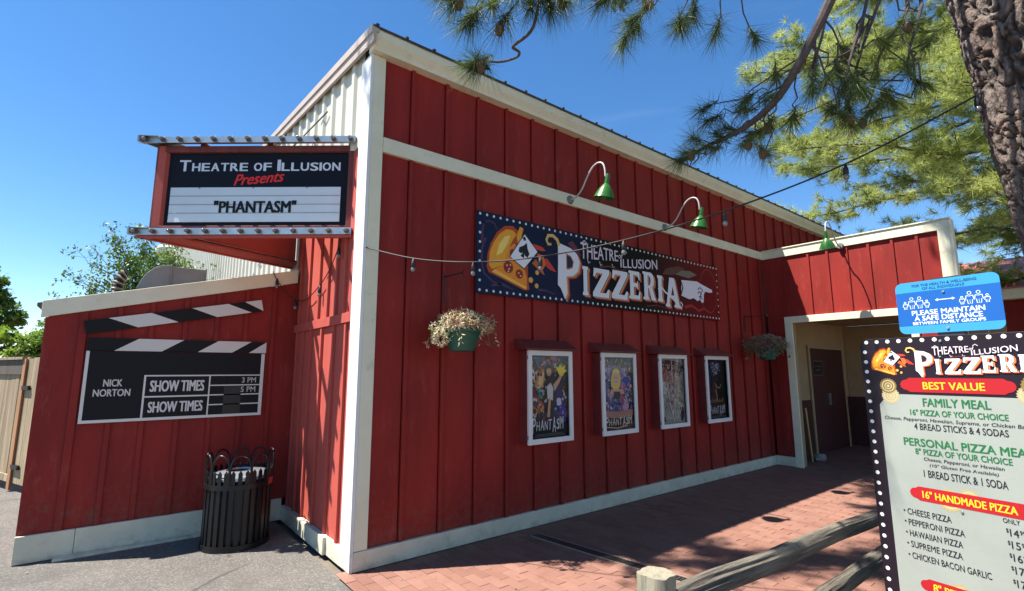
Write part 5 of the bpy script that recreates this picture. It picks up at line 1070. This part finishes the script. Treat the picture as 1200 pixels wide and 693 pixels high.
# overhead crown (casts the dappled shade)
random.seed(5); HT = MB()
def shades_board(p):
    t = (1.93-p[0])/.45; y = p[1]-.245*t; z = p[2]-t; return -4.45 < y < -3.1 and .1 < z < 2.4
ends = []
for i in range(60):
    gx = 1.9+6.6*((i*.618) % 1); gy = -1.15-2.3*((i*.381+.1) % 1); z = random.uniform(8.0, 10.6); ends.append((Vector((gx-.45*z, gy+.245*z, z)), z-random.uniform(-.3, .9), True))
for i in range(34):
    z = random.uniform(7.8, 13.0); az = random.uniform(0, 6.28); ln = random.uniform(2.4, 4.6)*(1-.05*(z-7)); ends.append((TP+Vector((math.cos(az)*ln, .95+math.sin(az)*ln, z+random.uniform(-.5, .7))), z, False))
for i, (e, z, aim) in enumerate(ends):
    pts = wander(TP+Vector((0, .95, z)), e, 10, .5, -.2, i*3.3)
    if any(shades_board(p) for p in pts[2:]): continue
    limb(pts, .045, .012)
    for k in range(9):
        b = pts[(6+k % 5) if aim else 3+k % 8]; q = b+Vector((random.uniform(-.55, .55), random.uniform(-.45, .45), random.uniform(-.3, .3)))*(1 if aim else 1.5); tw = wander(b, q, 4, .12, 0, i+k*.37); HT.tube([p_-TP for p_ in tw], .008, TWIG, 5)
        for p in tw[1:]:
            for _ in range(3):
                pp_ = p+Vector((random.uniform(-.13, .13), random.uniform(-.13, .13), random.uniform(-.1, .1)))
                if not shades_board(pp_): HPs.append(pp_); HDs.append(p-b+Vector((0, 0, .1)))
tag(HT.build('twigs', PN), kind='stuff')
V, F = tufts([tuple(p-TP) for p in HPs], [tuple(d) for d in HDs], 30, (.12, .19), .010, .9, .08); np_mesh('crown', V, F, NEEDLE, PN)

# --- neighbouring sunlit pine behind the passage
def far_pine(name, base, label, seed, zr, nl, lmax, shape, mtn, ntuft=3, nn=34, L_=(.15, .25), w=.012):
    rg = random.Random(seed); B = Vector(base); t = empty(name, B, 0, label, 'tree')
    MB().tube([(0, 0, 0), (.05, 0, 6), (0, .05, zr[1]+1.5)], [.36, .24, .04], BARK, 16).build('trunk', t); PP, DD = [], []; tw_ = MB()
    for i in range(nl):
        z = zr[0]+(zr[1]-zr[0])*(i+rg.random())/nl; az = rg.uniform(0, 2*math.pi); ln = lmax*shape((z-zr[0])/(zr[1]-zr[0]))*rg.uniform(.65, 1.05)
        e = Vector((math.cos(az)*ln, math.sin(az)*ln, z+rg.uniform(-.6, .5))); pts = wander((0, 0, z), e, 12, .7, .15, seed+i*2.1)
        MB().tube(pts, [.06-.05*k/12 for k in range(13)], TWIG, 7).build('branch', t)
        nk = int(8+ln*3.2)
        for k in range(nk):
            f = .25+.75*(k+rg.random())/nk; b = pts[min(12, int(f*12))]; dd = Vector((math.cos(az), math.sin(az), 0)); sd_ = Vector((-math.sin(az), math.cos(az), 0))*rg.choice((-1, 1))
            q = b+dd*rg.uniform(.2, .6)+sd_*rg.uniform(.1, .85)*(1.1-f*.5)+Vector((0, 0, rg.uniform(-.25, .45))); s = wander(b, q, 4, .12, 0, i+k*.31); tw_.tube(s, [.016, .012, .010, .008, .005], TWIG, 5)
            for p in s[1:]:
                for _ in range(ntuft): PP.append(tuple(p+Vector((rg.gauss(0, .10), rg.gauss(0, .10), rg.gauss(0, .08))))); DD.append(tuple((q-b)+Vector((0, 0, .35))))
    tag(tw_.build('twigs', t), kind='stuff'); V, F = tufts(PP, DD, nn, L_, w, .8, .06); np_mesh('crown', V, F, mtn, t); return t
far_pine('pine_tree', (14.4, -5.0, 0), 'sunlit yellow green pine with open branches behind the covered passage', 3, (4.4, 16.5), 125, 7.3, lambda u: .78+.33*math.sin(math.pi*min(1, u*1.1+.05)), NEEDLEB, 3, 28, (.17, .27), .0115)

# --- broadleaf trees on the left
def leafy(name, base, label, seed, clumps, n_leaf, size, mt, trunk_r=.15, group=None, stems=None):
    rg = np.random.default_rng(seed); B = Vector(base); t = empty(name, B, 0, label, 'tree', group)
    top = max(c[2] for c in clumps); MB().tube([(0, 0, 0), (.1, 0, top*.4), (0, .1, top*.8)], [trunk_r, trunk_r*.8, trunk_r*.3], BARK, 12).build('trunk', t)
    Vs = []; g = MB()
    for (cx, cy, cz, r_) in clumps:
        g.tube(wander((0, 0, top*.35), (cx, cy, cz), 6, .3, 0, cx+cz), [trunk_r*.35, trunk_r*.3, trunk_r*.25, trunk_r*.2, trunk_r*.15, trunk_r*.1, trunk_r*.05], TWIG, 6)
        sub = 9
        cc = np.array([cx, cy, cz])+unit(rg.normal(size=(sub, 3)))*r_*rg.uniform(.45, .95, (sub, 1)); 
        for s in cc:
            m_ = n_leaf//sub; c = s+rg.normal(size=(m_, 3))*r_*np.array([.26, .26, .17]); nrm = unit(rg.normal(size=(m_, 3))+np.array([0, 0, .9])); a1 = unit(np.cross(nrm, rg.normal(size=(m_, 3)))); a2 = np.cross(nrm, a1); sz = size*rg.uniform(.6, 1.3, (m_, 1))
            Vs.append(np.stack([c-a1*sz, c+a2*sz*.55, c+a1*sz, c-a2*sz*.55], 1).reshape(-1, 3))
    g.build('branches', t); V = np.concatenate(Vs); np_mesh('crown', V, np.arange(len(V)).reshape(-1, 4), mt, t); return t
def clump(n_, cx, cz, rx, rz, r, seed, ry=None):
    q = random.Random(seed); return [(cx+q.uniform(-rx, rx), q.uniform(-(ry or rx), ry or rx), cz+q.uniform(-rz, rz), r*q.uniform(.7, 1.2)) for _ in range(n_)]
leafy('dark_tree', (-6.3, 21.5, 0), 'taller dark green tree at the far left edge', 4, clump(22, 0, 3.9, 1.5, 1.6, .55, 1)+[(0, 0, 5.2, .4), (.9, 0, 4.3, .4), (1.5, 0, 3.6, .4)], 900, .085, LEAFA)
leafy('leafy_bush', (-4.9, 13.5, 0), 'bright yellow green bushy tree above the wooden gate', 6, clump(34, 0, 1.9, 2.1, .62, .42, 2, 1.), 1000, .055, LEAFB)
leafy('leafy_bush', (-10.5, 18.5, 0), 'bright green tree further left behind the gate, partly out of view', 7, clump(26, 0, 2.4, 3., 1.2, .7, 5, 1.5), 700, .09, LEAFB)
# airy tree behind the annex
AT = empty('airy_tree', (-1.2, 8.6, 0), 0, 'sparse airy green tree behind the rooftop duct and annex', 'tree')
MB().tube([(0, 0, 0), (.05, 0, 1.6), (-.05, 0, 2.9)], [.09, .07, .04], TWIG, 10).build('trunk', AT); LP = []; g = MB(); random.seed(9)
for i in range(30):
    u = i/29; a_ = R(200-165*u+random.uniform(-8, 8)); ln = (1.75 if u < .45 else 1.35)*random.uniform(.6, 1.05); e = Vector((math.cos(a_)*ln*.95, random.uniform(-.6, .6), 2.9+max(-.0, math.sin(a_))*ln*1.22+random.uniform(0, .25))); b = Vector((-.05, 0, random.uniform(2.2, 3.0)))
    pts = wander(b, e, 10, .3, -.1, i*1.9); g.tube(pts, [.016-.0013*k for k in range(11)], TWIG, 5)
    for k in range(3, 11):
        for _ in range(2 if u < .4 else 4):
            q = pts[k]+Vector((random.gauss(0, .10), random.gauss(0, .10), random.gauss(0, .09))); g.tube([pts[k], q], .003, TWIG, 4, False)
            for __ in range(9): LP.append(tuple(q+Vector((random.gauss(0, .045), random.gauss(0, .045), random.gauss(0, .045)))))
for i in range(520):
    c = Vector((random.gauss(-.08, .50), random.gauss(0, .4), random.gauss(3.62, .50)))
    for __ in range(10): LP.append(tuple(c+Vector((random.gauss(0, .07), random.gauss(0, .07), random.gauss(0, .06)))))
g.build('branches', AT); AT.scale = (.84, .84, .97); c = np.array(LP); m_ = len(c); nrm = unit(rng.normal(size=(m_, 3))+np.array([0, 0, .6])); a1 = unit(np.cross(nrm, rng.normal(size=(m_, 3)))); a2 = np.cross(nrm, a1); sz = .040*rng.uniform(.6, 1.3, (m_, 1))
V = np.stack([c-a1*sz, c+a2*sz*.5, c+a1*sz, c-a2*sz*.5], 1).reshape(-1, 3); np_mesh('crown', V, np.arange(len(V)).reshape(-1, 4), LEAFC, AT)
